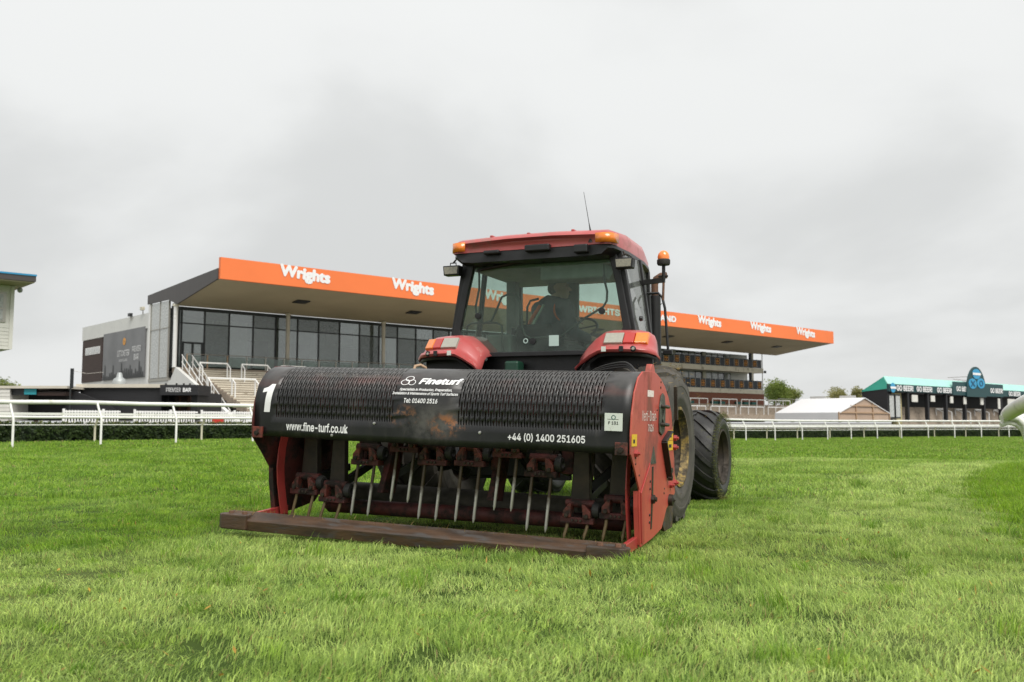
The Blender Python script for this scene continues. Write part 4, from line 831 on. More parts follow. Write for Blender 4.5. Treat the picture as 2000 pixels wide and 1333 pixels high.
MB().lathe([(.024, -.002), (.024, .003), (.016, .003), (.016, -.002)], (A0 - .13, 1.85, 1.61), (0, -1, 0), 16).build('round_label', 'sticker_glass', rw)
wp = MB().tube([(A0 + .05, 1.80, 2.365), (A0 - .2, 1.80, 2.345), (A0 - .58, 1.81, 2.295)], [.022, .014, .010], 8).build('wiper', 'cab_black', tra, smooth=50)
MB().bar((A0 - .10, 1.825, 2.352), (A0 - .62, 1.835, 2.296), .012, .03).build('wiper_blade', 'rubber', wp)
MB().lathe([(.035, -.03), (.04, .0), (.03, .025), (0, .028)], (A0 + .05, 1.82, 2.365), (0, -1, 0), 14).build('wiper_motor', 'cab_black', wp, smooth=40)
# posts and side glazing
def post(name, pts, w, h, m_='cab_black'):
    mb = MB()
    for p, q in zip(pts[:-1], pts[1:]): mb.bar(p, q, w, h, (0, 1, 0))
    return mb.build(name, m_, tra, bevel=.006)
for s in (-1, 1):
    X = lambda x: A0 + s * x
    post('rear_post', [(X(.76), 1.90, 2.40), (X(.89), 1.90, 1.62)], .06, .07)
    post('door_post', [(X(.80), 2.42, 2.40), (X(.90), 2.46, 1.60)], .045, .045)
    post('front_post', [(X(.70), 3.10, 2.40), (X(.72), 3.17, 1.30)], .055, .06)
    post('sill', [(X(.89), 1.90, 1.62), (X(.90), 2.46, 1.60)], .05, .05)
    MB().add([(X(.775), 1.93, 2.39), (X(.803), 2.40, 2.39), (X(.90), 2.44, 1.62), (X(.895), 1.93, 1.63)], [(0, 1, 2, 3)]).build('side_window', 'side_glass' if s > 0 else 'far_glass', tra, solid=.004)
    MB().add([(X(.805), 2.45, 2.39), (X(.70), 3.07, 2.39), (X(.72), 3.14, 1.32), (X(.90), 2.48, 1.32)], [(0, 1, 2, 3)])  .build('door_glass', 'side_glass' if s > 0 else 'far_glass', tra, solid=.004)
    MB().add([(X(.60), 1.94, 1.05), (X(.92), 2.46, 1.05), (X(.92), 2.46, 1.60), (X(.90), 1.94, 1.62)], [(0, 1, 2, 3)]).build('side_panel', 'cab_black', tra, solid=.03)
    MB().lathe([(0, 0), (.02, 0), (.026, .012), (.02, .03), (0, .032)], (X(.90), 2.05 if s > 0 else 2.1, 1.80), (s, 0, 0), 12).build('window_knob', 'cab_black', tra, smooth=40)
MB().add([(A0 - .68, 3.12, 2.39), (A0 + .68, 3.12, 2.39), (A0 + .70, 3.19, 1.45), (A0 - .70, 3.19, 1.45)], [(0, 1, 2, 3)]).build('windscreen', 'far_glass', tra, solid=.004)
MB().box(A0 - .70, A0 + .70, 1.90, 3.10, 2.30, 2.334).build('headliner', 'headliner', tra, bevel=.01)
MB().prism([(1.92, 2.33), (1.92, 2.18), (2.05, 2.16), (2.25, 2.30)], A0 - .02, A0 + .62, 'x').build('roof_console', 'headliner', tra, bevel=.02)
post('left_console_post', [(A0 - .62, 2.72, 2.33), (A0 - .64, 2.78, 1.4)], .10, .12, 'cabin_grey')
MB().box(A0 - .16, A0 + .0, 2.98, 3.05, 1.5, 2.34).build('interior_pillar', 'cabin_grey', tra, bevel=.02)
# bent tubes seen through the rear window
P = [TRA.loc(x, y, 'b', 1.93) for x, y in ((936, 530), (936, 565), (929, 600), (932, 622), (944, 632), (960, 627), (971, 603), (980, 581), (992, 575), (1008, 576), (1016, 590), (1020, 640), (1026, 656), (1036, 661), (1095, 658), (1145, 620), (1178, 600), (1185, 588), (1186, 570), (1180, 545), (1179, 515))]
MB().tube(P, .011, 8).build('window_handrail', 'tube_grey', tra, smooth=60)
P = [TRA.loc(x, y, 'b', 2.0) for x, y in ((912, 645), (913, 637), (922, 632), (970, 631), (980, 636), (982, 690))]
MB().tube(P, .010, 8).build('grab_rail', 'tube_grey', tra, smooth=60)
P = [TRA.loc(x, y, 'b', 2.3) for x, y in ((1028, 660), (1030, 600), (1036, 588), (1052, 584))]
MB().tube(P, .012, 8).build('seat_rail', 'tube_grey', tra, smooth=60)
# seat, console, steering wheel
seat = MB().prism([(2.16, 1.40), (2.62, 1.42), (2.64, 1.48), (2.60, 1.50), (2.20, 1.47)], A0 - .31, A0 + .19, 'x').build('seat', 'seat_cloth', tra, bevel=.03)
MB().prism([(2.14, 1.42), (2.26, 1.44), (2.21, 1.74), (2.18, 1.80), (2.11, 1.79), (2.10, 1.74)], A0 - .34, A0 + .02, 'x').build('backrest', 'seat_cloth', seat, bevel=.04)
MB().box(A0 - .22, A0 + .1, 2.2, 2.55, 1.02, 1.40).build('seat_base', 'cab_black', seat, bevel=.02)
MB().box(A0 - .62, A0 - .36, 2.05, 2.75, 1.02, 1.70).build('side_console', 'cabin_grey', tra, bevel=.03)
for x, y_ in ((-.46, 2.3), (-.40, 2.42), (-.52, 2.5)): MB().tube([(A0 + x, y_, 1.69), (A0 + x + .01, y_ + .02, 1.78)], [.008, .018], 8).build('control_lever', 'cab_black', tra, smooth=50)
MB().box(A0 + .33, A0 + .60, 2.2, 2.9, 1.02, 1.60).build('control_console', 'cabin_grey', tra, bevel=.03)
MB().prism([(2.92, 1.05), (2.90, 1.62), (2.97, 1.78), (3.10, 1.72), (3.12, 1.05)], A0 - .2, A0 + .28, 'x').build('dashboard', 'cabin_grey', tra, bevel=.03)
sw_c = Vector((A0 + .06, 2.80, 1.80)); ax = Vector((0, -.62, .78))
sw = MB(); ring = []
xv = Vector((1, 0, 0)); yv = ax.cross(xv)
for q in range(33): a = 2 * math.pi * q / 32; ring.append(sw_c + (xv * math.cos(a) + yv * math.sin(a)) * .20)
sw.tube(ring, .014, 8, False)
for a in (.3, 2.4, 4.5): sw.bar(sw_c, sw_c + (xv * math.cos(a) + yv * math.sin(a)) * .2, .022, .014)
swo = sw.build('steering_wheel', 'cab_black', tra, smooth=50)
MB().tube([sw_c, sw_c - ax * .25], .03, 10).build('steering_column', 'cab_black', swo)
# lamps, aerial, beacon, exhaust, mirror
for s, x, b, c in ((-1, -.80, 1.75, 2.295), (1, .893, 1.75, 2.268)):
    wl = MB().prism([(x - .088, c + .045), (x + .088, c + .045), (x + .078, c - .05), (x - .078, c - .05)], b - .02, b + .07, 'y').build('work_lamp', 'cab_black', tra, bevel=.008)
    MB().prism([(x - .073, c + .032), (x + .073, c + .032), (x + .065, c - .038), (x - .065, c - .038)], b - .026, b - .021, 'y').build('lens', 'work_lens', wl, bevel=.003)
    MB().tube([(x - .03, b + .03, c + .045), (x - .03, b + .03, c + .075), (x + .03, b + .03, c + .075), (x + .03, b + .03, c + .045)], .006, 6).build('bracket', 'dark_steel', wl)
    MB().tube([(x, b + .03, c + .075), (x - s * .02, b + .05, c + .11)], .009, 6).build('stem', 'dark_steel', wl)
    MB().tube([(x + .05, b + .06, c + .02), (x - s * .06, b + .08, c + .03), (x - s * .11, b + .1, c + .10)], .004, 6).build('cable', 'rubber', wl)
an = MB().tube([(A0 + .56, 1.70, 2.50), (A0 + .55, 1.70, 2.56), (A0 + .535, 1.70, 2.64), (A0 + .48, 1.72, 2.93)], [.012, .009, .0035, .002], 6).build('aerial', 'cab_black', tra)
MB().lathe([(.03, 0), (.022, .03), (.012, .05), (0, .05)], (A0 + .56, 1.68, 2.455), (0, 0, 1), 12).build('aerial_base', 'cab_black', an, smooth=40)
bx_, by_, bz_ = 1.093, 2.40, 2.395
be = MB().lathe([(0, -.06), (.055, -.06), (.062, -.045), (.062, -.012), (.055, -.005), (0, -.005)], (bx_, by_, bz_), (0, 0, 1), 24).build('beacon', 'rubber', tra, smooth=40)
MB().lathe([(.054, -.004), (.056, .02), (.048, .05), (.030, .072), (0, .082)], (bx_, by_, bz_), (0, 0, 1), 24).build('beacon_lens', 'amber', be, smooth=60)
MB().tube([(bx_, by_, bz_ - .06), (bx_, by_, bz_ - .20)], .017, 8).build('beacon_stem', 'black_metal', be, smooth=50)
MB().tube([(bx_, by_, bz_ - .18), (bx_ - .008, by_, bz_ - .39)], .012, 8).build('beacon_pin', 'rust_pipe', be, smooth=50)
MB().bar((bx_ + .01, by_, bz_ - .20), (.86, by_ + .02, bz_ - .215), .03, .045).build('beacon_bracket', 'black_metal', be)
MB().bar((.88, by_, bz_ - .215), (.80, 2.1, bz_ - .24), .02, .04).build('bracket_arm', 'black_metal', be)
MB().tube([(bx_ + .04, by_, bz_ - .165), (bx_ - .05, by_, bz_ - .165)], .010, 6).build('wing_nut', 'black_metal', be)
ex = MB().tube([(.782, 3.30, 1.45), (.782, 3.30, 2.17)], .062, 18).build('exhaust_stack', 'exhaust', tra, smooth=50)
MB().tube([(.782, 3.30, 2.15), (.782, 3.30, 2.29), (.80, 3.30, 2.345), (.85, 3.30, 2.375), (.91, 3.30, 2.38)], [.038, .038, .038, .036, .034], 12).build('exhaust_tip', 'rust_pipe', ex, smooth=50)
mi = MB().tube([(.86, 2.6, 2.10), (.99, 2.6, 2.10), (1.03, 2.6, 2.06), (1.055, 2.6, 1.95), (1.085, 2.6, 1.50)], .013, 8).build('mirror_arm', 'cab_black', tra, smooth=50)
MB().box(1.04, 1.13, 2.56, 2.60, 1.50, 1.55).build('step_lamp', 'cab_black', mi, bevel=.008)
MB().prism([(1.00, 1.98), (1.02, 2.0), (1.03, 2.0)], 2.60, 2.61, 'y').build('arm_clamp', 'cab_black', mi)

# ================================================================== DRIVER
def remeshed(mb, name, material, parent, voxel, smooth_it=6):
    me = mb.mesh(name, material); o = bpy.data.objects.new(name, me); C.objects.link(o)
    q = o.modifiers.new('r', 'REMESH'); q.mode = 'VOXEL'; q.voxel_size = voxel; q.use_smooth_shade = True
    q = o.modifiers.new('s', 'SMOOTH'); q.iterations = smooth_it; q.factor = .5
    bpy.context.view_layer.update(); m2 = bpy.data.meshes.new_from_object(o.evaluated_get(bpy.context.evaluated_depsgraph_get())); bpy.data.objects.remove(o); bpy.data.meshes.remove(me)
    m2.name = name; m2.materials.clear(); m2.materials.append(M[material]); return obj(name, m2, parent)
def ell(mb, c, r, rot=None, n=14):
    c = Vector(c); rows = []
    for i in range(n + 1):
        p = math.pi * i / n; row = []
        for j in range(n + 1):
            a = 2 * math.pi * j / n; v = Vector((math.sin(p) * math.cos(a) * r[0], math.sin(p) * math.sin(a) * r[1], math.cos(p) * r[2]))
            row.append(c + (rot @ v if rot else v))
        rows.append(row)
    mb.grid(rows); return mb
def cap(mb, pts, rs):
    for (p, q, a, b) in zip(pts[:-1], pts[1:], rs[:-1], rs[1:]):
        mb.tube([p, q], [a, b], 12); ell(mb, q, (b, b, b), n=10)
    ell(mb, pts[0], (rs[0],) * 3, n=10); return mb
per = empty('person', TRA.world((0, 2.42, 1.48)), TRA.e)
tag(per, 'driver in dark jacket with orange trim seated in the tractor cab, head turned', 'person')
PO = Vector((0, 2.42, 1.48)); V = lambda x, y, z: Vector((x, y, z)) - PO
hd = Matrix.Rotation(R(-62), 3, 'Z')          # head turned to its right
HC = V(.045, 2.44, 2.175)
def hp(x, y, z): return HC + hd @ Vector((x, y, z))     # face looks along +y before turning
rsh, rel, rwr = V(.135, 2.33, 1.965), V(.215, 2.34, 1.715), V(.30, 2.52, 1.68)
lsh, lel, lwr = V(-.19, 2.50, 1.97), V(-.15, 2.68, 1.80), V(.02, 2.80, 1.90)
def body(mb, g=0.0, hands=True, head=True, arms=True, legs=True):
    cap(mb, [V(-.05, 2.36, 1.53), V(-.05, 2.37, 1.70), V(-.03, 2.40, 1.86), V(-.02, 2.41, 1.96)], [.145 + g, .145 + g, .155 + g, .12 + g])
    cap(mb, [rsh, V(-.03, 2.41, 1.985), lsh], [.075 + g, .085 + g, .075 + g])
    if arms:
        cap(mb, [rsh, rel, rwr], [.066 + g, .052 + g, .036 + g * .9]); cap(mb, [lsh, lel, lwr], [.066 + g, .052 + g, .036 + g * .9])
    if legs:
        for s, x in ((1, .10), (-1, -.16)):
            cap(mb, [V(x - .0, 2.36, 1.52), V(x + s * .03, 2.76, 1.55), V(x + s * .02, 2.86, 1.14)], [.095 + g, .07 + g, .05 + g])
    if head:
        cap(mb, [V(-.015, 2.415, 1.98), V(.02, 2.43, 2.10)], [.062, .056])
        ell(mb, hp(0, -.012, .035), (.078, .097, .098)); ell(mb, hp(0, .025, -.035), (.062, .070, .075)); ell(mb, hp(0, .055, -.082), (.035, .03, .026))
        cap(mb, [hp(0, .082, .022), hp(0, .108, -.018)], [.010, .015]); ell(mb, hp(0, .085, -.055), (.024, .013, .010))
        for s in (-1, 1): ell(mb, hp(s * .078, -.005, -.005), (.010, .020, .032)); ell(mb, hp(s * .03, .078, .028), (.018, .012, .009))
    if hands:
        for w_, d_, up in ((rwr, Vector((.75, .6, -.2)).normalized(), 1), (lwr, Vector((.95, .2, -.1)).normalized(), 1)):
            sd_ = d_.cross(Vector((0, 0, 1))).normalized(); palm = w_ + d_ * .055
            cap(mb, [w_, palm, w_ + d_ * .085], [.030, .033, .030])
            for k, ln in enumerate((.062, .072, .068, .052)):
                b0 = w_ + d_ * .09 + sd_ * (-.033 + .022 * k); m1 = b0 + d_ * ln * .5 + Vector((0, 0, -.008)); m2 = b0 + d_ * ln * .75 + Vector((0, 0, -.034)); cap(mb, [b0, m1, m2], [.0105, .010, .008])
            t0 = w_ + d_ * .03 - sd_ * .028; cap(mb, [t0, t0 + d_ * .03 - sd_ * .022, t0 + d_ * .062 - sd_ * .022 + Vector((0, 0, -.01))], [.014, .012, .009])
    return mb
remeshed(body(MB()), 'body', 'skin', per, .0075, 4)
mb = body(MB(), .016, False, False, True, False); cap(mb, [V(-.10, 2.36, 2.02), V(-.04, 2.35, 2.045), V(.05, 2.39, 2.045)], [.05, .055, .04])
jk = remeshed(mb, 'jacket', 'jacket', per, .011, 6)
mb = MB()
for s, x in ((1, .10), (-1, -.16)): cap(mb, [V(x, 2.36, 1.52), V(x + s * .03, 2.76, 1.55), V(x + s * .02, 2.86, 1.16)], [.11, .085, .065])
remeshed(mb, 'trousers', 'trousers', per, .012, 5)
for s in (-1, 1): remeshed(cap(MB(), [V((.12 if s > 0 else -.18), 2.86, 1.10), V((.12 if s > 0 else -.18), 3.0, 1.07)], [.055, .05]), 'boot', 'rubber', per, .012, 4)
mb = MB(); ell(mb, hp(0, -.026, .05), (.084, .094, .094)); ell(mb, hp(0, -.06, -.005), (.066, .055, .07)); remeshed(mb, 'hair', 'hair', per, .009, 3)
for s in (-1, 1):
    MB().lathe([(0, 0), (.0085, 0), (.006, .005), (0, .007)], hp(s * .03, .082, .021), hd @ Vector((0, 1, 0)), 10).build('eye', 'letter_black', per)
# orange piping round the sleeve and yoke
def loop(c, ax_, r, n=28, a0=0, a1=6.283):
    ax_ = ax_.normalized(); x = ax_.cross(Vector((0, 0, 1))).normalized(); y = ax_.cross(x)
    return [c + (x * math.cos(a0 + (a1 - a0) * q / n) + y * math.sin(a0 + (a1 - a0) * q / n)) * r for q in range(n + 1)]
c_ = rsh + Vector((-.035, .02, -.035)); MB().tube(loop(c_, rsh - V(-.03, 2.41, 1.93), .105), .010, 6, False).build('orange_trim', 'hivis', jk, smooth=50)
MB().tube([V(-.07, 2.20, 1.98), V(-.13, 2.21, 1.90), V(-.19, 2.24, 1.83), V(-.215, 2.27, 1.78)], .017, 6).build('orange_trim', 'hivis', jk, smooth=50)
MB().tube([V(-.03, 2.19, 1.985), V(-.10, 2.20, 1.87), V(-.15, 2.20, 1.78)], .012, 6).build('reflective_band', 'hivis_green', jk, smooth=50)
MB().tube([V(.19, 2.44, 1.90), V(.215, 2.42, 1.83), V(.225, 2.40, 1.77)], .013, 6).build('orange_trim', 'hivis', jk, smooth=50)

# ================================================================== BACKGROUND: apron behind the hedge
mb = MB(); mb.grid([[(x, y, (.1, .55, .9)[j]) for x, y in row] for j, row in enumerate((
    [(-60, 36), (-30, 38), (-10, 50), (10, 68), (30, 86), (60, 98), (110, 120)], [(-60, 40), (-30, 42), (-13, 54), (7, 72), (27, 90), (58, 102), (110, 124)], [(-90, 200), (-50, 200), (-10, 210), (30, 220), (60, 230), (90, 240), (160, 250)]))])
tag(mb.build('apron', 'tarmac', None), 'raised spectator apron between the hedge and the stands', 'ground', kind='structure')

# ------------------------------------------------------------------ running rails and hedge
def curve_pts(ctrl, step):
    P = [Vector(p) for p in ctrl]; dense = []
    for i in range(len(P) - 1):
        p0, p1, p2, p3 = P[max(i - 1, 0)], P[i], P[i + 1], P[min(i + 2, len(P) - 1)]
        for q in range(40):
            t = q / 40; dense.append(.5 * ((2 * p1) + (p2 - p0) * t + (2 * p0 - 5 * p1 + 4 * p2 - p3) * t * t + (3 * p1 - p0 - 3 * p2 + p3) * t ** 3))
    dense.append(P[-1]); res = [dense[0]]; acc = 0
    for a, b in zip(dense[:-1], dense[1:]):
        acc += (b - a).length
        if acc >= step: res.append(b.copy()); acc = 0
    return res
RAIL = [(-17.2, 22.5), (-12.9, 28.3), (-9.9, 32.8), (6, 50.2), (24.2, 66.5), (39.5, 74.8), (58, 82), (76, 87)]
RAIL = [(x, y, 0) for x, y in RAIL]
def offs(pts, d):
    r_ = []
    for i, p in enumerate(pts):
        t = (pts[min(i + 1, len(pts) - 1)] - pts[max(i - 1, 0)]).normalized(); nrm = Vector((-t.y, t.x, 0)); r_.append((p + nrm * d, nrm, t))
    return r_
def on_ground(p, z=0): return Vector((p.x, p.y, float(gz(p.x, p.y)) + z))
def rail(name, off, step, post_m, hgt, bend, label, band=0., rtop=.066, rpost=.036):
    pts = offs(curve_pts(RAIL, step), off); rt = empty(name, on_ground(pts[0][0])); o0 = rt.location
    tag(rt, label, 'railing')
    top = [on_ground(p + nrm * bend, hgt) - o0 for p, nrm, t in offs(curve_pts(RAIL, 1.0), off)]
    MB().tube(top, rtop, 10).build('top_rail', 'rail_white', rt, smooth=50)
    if band:
        MB().grid([[q + Vector((0, 0, z)) for q in top] for z in (.07, .07 + band)]).build('rail_board', 'rail_white', rt, solid=.02)
    for p, nrm, t in pts:
        g = on_ground(p) - o0
        MB().tube([g, g + Vector((0, 0, hgt * .60)), g + Vector((0, 0, hgt * .68)) + nrm * bend * .12, g + Vector((0, 0, hgt * .80)) + nrm * bend * .5, g + Vector((0, 0, hgt)) + nrm * bend], rpost, 8).build('post', post_m, rt, smooth=50)
    return rt
rail('running_rail', 0, 2.65, 'rail_white', 1.28, .24, 'white running rail on curved posts in front of the hedge')
rail('running_rail', 4.0, 3.4, 'cream_post', .86, -.18, 'lower white rail with cream posts close against the hedge', band=.08, rtop=.05, rpost=.04)
# thin cable rail along the hedge face
hp_ = offs(curve_pts(RAIL, 1.0), 4.75); o0 = on_ground(hp_[0][0])
ca = MB().tube([on_ground(p, .60) - o0 for p, _, _ in hp_], .018, 6).build('guard_cable', 'rail_white', None, smooth=50); ca.location = o0
tag(ca, 'thin white cable stretched along the front of the hedge', 'cable')
hedge = empty('hedge', on_ground(offs(curve_pts(RAIL, 1.0), 5.6)[0][0])); o0 = hedge.location
tag(hedge, 'long low dark green clipped hedge behind the white rails', 'hedge')
hr = []; hpts = offs(curve_pts(RAIL, .5), 5.6)
for w_, z_ in ((-.30, -.05), (-.30, .3), (-.30, .56), (-.27, .62), (.35, .64), (.42, .6), (.42, -.05)):
    hr.append([on_ground(p + nrm * (w_ + rnd.uniform(-.03, .03)), z_ + rnd.uniform(-.025, .025)) - o0 for p, nrm, t in hpts])
MB().grid(hr).build('hedge_core', 'hedge_core', hedge, smooth=80)
def leaves(n, where, size, name, m_, parent):
    mb = MB()
    for _ in range(n):
        c, up = where(); d = Vector((rnd.gauss(0, 1), rnd.gauss(0, 1), rnd.gauss(0, 1))).normalized(); s_ = size * rnd.uniform(.6, 1.4)
        x = (d.cross(up + Vector((.1, .2, .3)))).normalized() * s_; y = d * s_ * 1.5
        mb.add([c - x * .5, c + x * .5, c + x * .25 + y, c - x * .25 + y], [(0, 1, 2, 3)])
    o = mb.build(name, m_, parent, fix=False); o['kind'] = 'stuff'; return o
def on_face():
    p, nrm, t = hpts[int(rnd.random() ** 1.25 * (len(hpts) - 1) * .8)]; return on_ground(p + nrm * (-.45 + rnd.uniform(-.05, .05)) + t * rnd.uniform(-.8, .8), rnd.uniform(0, .66)) - o0, nrm * -1
def on_top():
    p, nrm, t = hpts[int(rnd.random() ** 1.25 * (len(hpts) - 1) * .8)]; return on_ground(p + nrm * rnd.uniform(-.45, .45) + t * rnd.uniform(-.8, .8), .655 + rnd.uniform(-.01, .03)) - o0, Vector((0, 0, 1))
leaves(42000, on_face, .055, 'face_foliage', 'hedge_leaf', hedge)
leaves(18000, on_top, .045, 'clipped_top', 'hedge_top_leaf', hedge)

# near curved rail
nr = empty('running_rail', (4.75, 8.6, 0)); o0 = nr.location
tag(nr, 'close white curved running rail cut off by the picture edge', 'railing')
path = curve_pts([(2.9, 4.6, 1.05), (3.3, 5.7, 1.03), (3.78, 7.0, 1.0), (4.62, 8.9, .925), (5.75, 10.9, .905), (7.8, 14.2, .90), (11.5, 20, .80), (16, 26, .72)], .25)
MB().tube([p - o0 for p in path], .062, 16).build('top_rail', 'rail_white', nr, smooth=60)
for q, (x, y, z) in enumerate(((4.44, 8.55, .93), (7.0, 12.9, .90), (10.6, 18.5, .83), (3.2, 5.5, 1.03))):
    for k_, (dz, r_) in enumerate(((0, .036), (-.055, .022))):
        if k_ and q: continue
        g_ = float(gz(x, y)); P = [Vector((x - .06 + dx_, y + .02 * k_, zz)) for dx_, zz in ((0, z - .04 + dz), (.07, z - .02 + dz), (.14, z - .035 + dz), (.195, z - .085 + dz), (.225, z - .17 + dz), (.24, z - .30), (.245, z - .55), (.25, g_ - .03))]
        if k_: P = P[:6]
        MB().tube([p - o0 for p in P], r_, 10).build('brace' if k_ else 'post', 'rail_white', nr, smooth=60)

# ------------------------------------------------------------------ grandstand
gs = empty('grandstand', STD.O, STD.e)
tag(gs, 'long grandstand with glazed front and orange roof fascia carrying white lettering', 'grandstand')
LEN = 86.7
fa = MB().box(-.05, LEN, -.30, 0, 11.50, 13.12).build('fascia', 'orange_fascia', gs)
for x in (6.97, 17.38, 27.6, 59.3, 69.6, 79.75):
    text('fascia_lettering', 'Wrights', 'letter_white', fa, facing(x, -.325, 11.83, 3.0), width=4.5, height=1.24, bold=.062, font=0)
a0, a1 = STD.loc(1083, 0, 'b', 0).x, STD.loc(1307, 0, 'b', 0).x
text('fascia_lettering', 'THE WRIGHTS GRANDSTAND', 'letter_white', fa, facing((a0 + a1) / 2, -.325, 11.98), width=a1 - a0, height=.70, bold=.04)
rf = MB().prism([(0, 12.3), (13.6, 11.6), (13.6, 11.45), (0, 12.1)], 0, LEN, 'x').build('roof', 'dark_clad', gs)
MB().prism([(-.02, 12.32), (13.6, 11.62), (13.6, 10.86), (9.2, 10.86), (7.4, 10.32), (-.02, 11.52)], -.12, 0, 'x').build('gable_panel', 'dark_clad', rf)
so = MB().prism([(0, 11.50), (8.6, 10.36), (8.6, 10.46), (0, 11.62)], .01, LEN - .02, 'x').build('soffit', 'soffit', gs)
for x in (9, 20.5, 33.5, 45, 57, 68.5, 79.5): MB().prism([(3.4, 11.02), (3.4, 10.95), (4.3, 10.83), (4.3, 10.90)], x - .6, x + .6, 'x').build('recessed_lamp', 'frame_dark', so)
# glazed front
GW0, GW1 = .75, 47.5; ZT, ZB, ZM = 10.36, 5.38, 9.02
mul = [STD.loc(px, 660, 'b', 9).x for px in (354, 399, 447, 494, 538, 581, 622, 663, 702, 740, 776, 812, 846, 877)]
mul = [GW0] + mul; 
while mul[-1] < GW1: mul.append(mul[-1] + 2.35)
MB().box(GW0, mul[-1], 8.94, 9.10, ZT - .28, ZT).build('head_beam', 'frame_dark', gs)
MB().box(GW0, mul[-1], 8.95, 9.07, ZM - .05, ZM + .05).build('transom', 'frame_dark', gs)
MB().box(GW0, mul[-1], 8.95, 9.07, ZB - .02, ZB + .14).build('bottom_frame', 'frame_dark', gs)
for i, x in enumerate(mul): MB().box(x - .055, x + .055, 8.93, 9.09, ZB, ZT - .28).build('mullion', 'frame_dark', gs)
for a, b in zip(mul[:-1], mul[1:]):
    for z0, z1 in ((ZB + .14, ZM - .05), (ZM + .05, ZT - .28)): MB().box(a + .055, b - .055, 9.0, 9.02, z0, z1).build('pane', rnd.choice(['stand_glass', 'stand_glass', 'stand_glass_dull', 'stand_glass_bright']), gs)
dr = MB().box(mul[1] + .1, mul[2] - .1, 8.90, 8.94, 7.35, 7.5).build('entrance_door', 'frame_dark', gs)
for x in (mul[1] + .1, (mul[1] + mul[2]) / 2 - .06, mul[2] - .22): MB().box(x, x + .12, 8.90, 8.94, ZB + .1, 7.4).build('door_stile', 'frame_dark', dr)
# rooms behind the glass
MB().box(GW0, GW1, 9.1, 19, ZB - .12, ZB - .02).build('room_floor', 'room_floor', gs)
MB().box(GW0, GW1, 9.3, 19, ZT - .1, ZT + .02).build('room_ceiling', 'room_dark', gs)
MB().box(GW0, GW1, 16.0, 16.2, ZB, ZT).build('room_back_wall', 'room_wall', gs)
for x0, x1, y_, z1 in ((5.2, 11.4, 14.2, 8.4), (13.5, 16.2, 15, 8.4), (19.5, 24.5, 14, 8.2), (27, 31, 15, 8.3), (34, 40, 14, 8.3)): MB().box(x0, x1, y_, y_ + .15, ZB, z1).build('room_partition', 'room_dark', gs)
for x in (14.2, 26.2, 37): MB().box(x, x + .35, 10.2, 10.55, ZB, ZT - .1).build('inner_column', 'frame_dark', gs)
tv = MB().box(14.6, 17.6, 9.4, 9.5, 8.1, 9.7).build('hanging_screen', 'room_dark', gs)
# end glazing and white end wall
eg = [(8.0, 9.15), (9.15, 10.4), (10.4, 12.9)]
MB().box(.16, .6, 8.9, 9.1, ZB, ZT).build('corner_post', 'frame_dark', gs)
for y0, y1 in ((9.2, 11.0), (11.05, 12.95)):
    for z0, z1 in ((4.55, 8.55), (8.63, 10.80)): MB().box(.0, .03, y0, y1, z0, z1).build('end_pane', 'end_glass', gs)
for y_ in (9.15, 11.0, 12.95): MB().box(-.05, .1, y_, y_ + .07, 4.45, 10.85).build('end_mullion', 'alu', gs)
MB().box(-.05, .1, 9.15, 13.0, 8.55, 8.63).build('end_transom', 'alu', gs); MB().box(-.08, .12, 8.9, 13.05, 4.28, 4.5).build('end_sill', 'alu', gs)
MB().box(-.10, .12, 13.05, 13.35, 1.0, 10.85).build('end_pilaster', 'white_paint', gs)
MB().prism([(-3.5, 1.0), (13.05, 1.0), (13.05, 4.28), (8.6, 4.28), (7.6, 5.3)], .0, .3, 'x').build('end_wall', 'white_render', gs)
# columns
for px in (342, 562, 749):
    x = STD.loc(px, 660, 'b', 8.0).x; co = MB().tube([(x, 8.0, 5.3), (x, 8.0, 10.42)], .17, 14).build('column', 'white_paint' if px < 400 else 'cream_edge', gs, smooth=40)
    MB().lathe([(.17, 0), (.24, .02), (.24, .14), (.17, .16)], (x, 8.0, 10.2), (0, 0, 1), 14).build('column_collar', 'concrete_band', co)
for x in (31.5, 42): MB().tube([(x, 8.0, 5.3), (x, 8.0, 10.42)], .17, 14).build('column', 'cream_edge', gs, smooth=40)
# terrace steps
NS, ZS0, YS0 = 17, 5.30, 7.5; rise, go = .195, .56
MB().box(.3, 52, YS0, 9.0, 4.9, ZS0).build('terrace_deck', 'concrete', gs)
for k in range(NS):
    z = ZS0 - rise * (k + 1); y1 = YS0 - go * k
    MB().box(1.45, 52, y1 - go, y1, z - .6, z).build('step', 'concrete', gs)
    MB().box(1.46, 51.9, y1 - go - .02, y1 - go, z - .09, z - .005).build('step_nosing', 'concrete_band', gs)
# glass balustrade along the terrace
for x in np.arange(.9, 47, 1.72):
    MB().box(x, x + .09, 7.62, 7.70, ZS0, ZS0 + 1.08).build('balustrade_post', 'tan_post' if x < 5 else 'alu', gs)
    MB().box(x + .12, x + 1.69, 7.65, 7.665, ZS0 + .12, ZS0 + 1.0).build('balustrade_pane', 'balus_glass', gs)
MB().tube([(.9, 7.66, ZS0 + 1.12), (47, 7.66, ZS0 + 1.12)], .03, 8).build('balustrade_handrail', 'alu', gs)
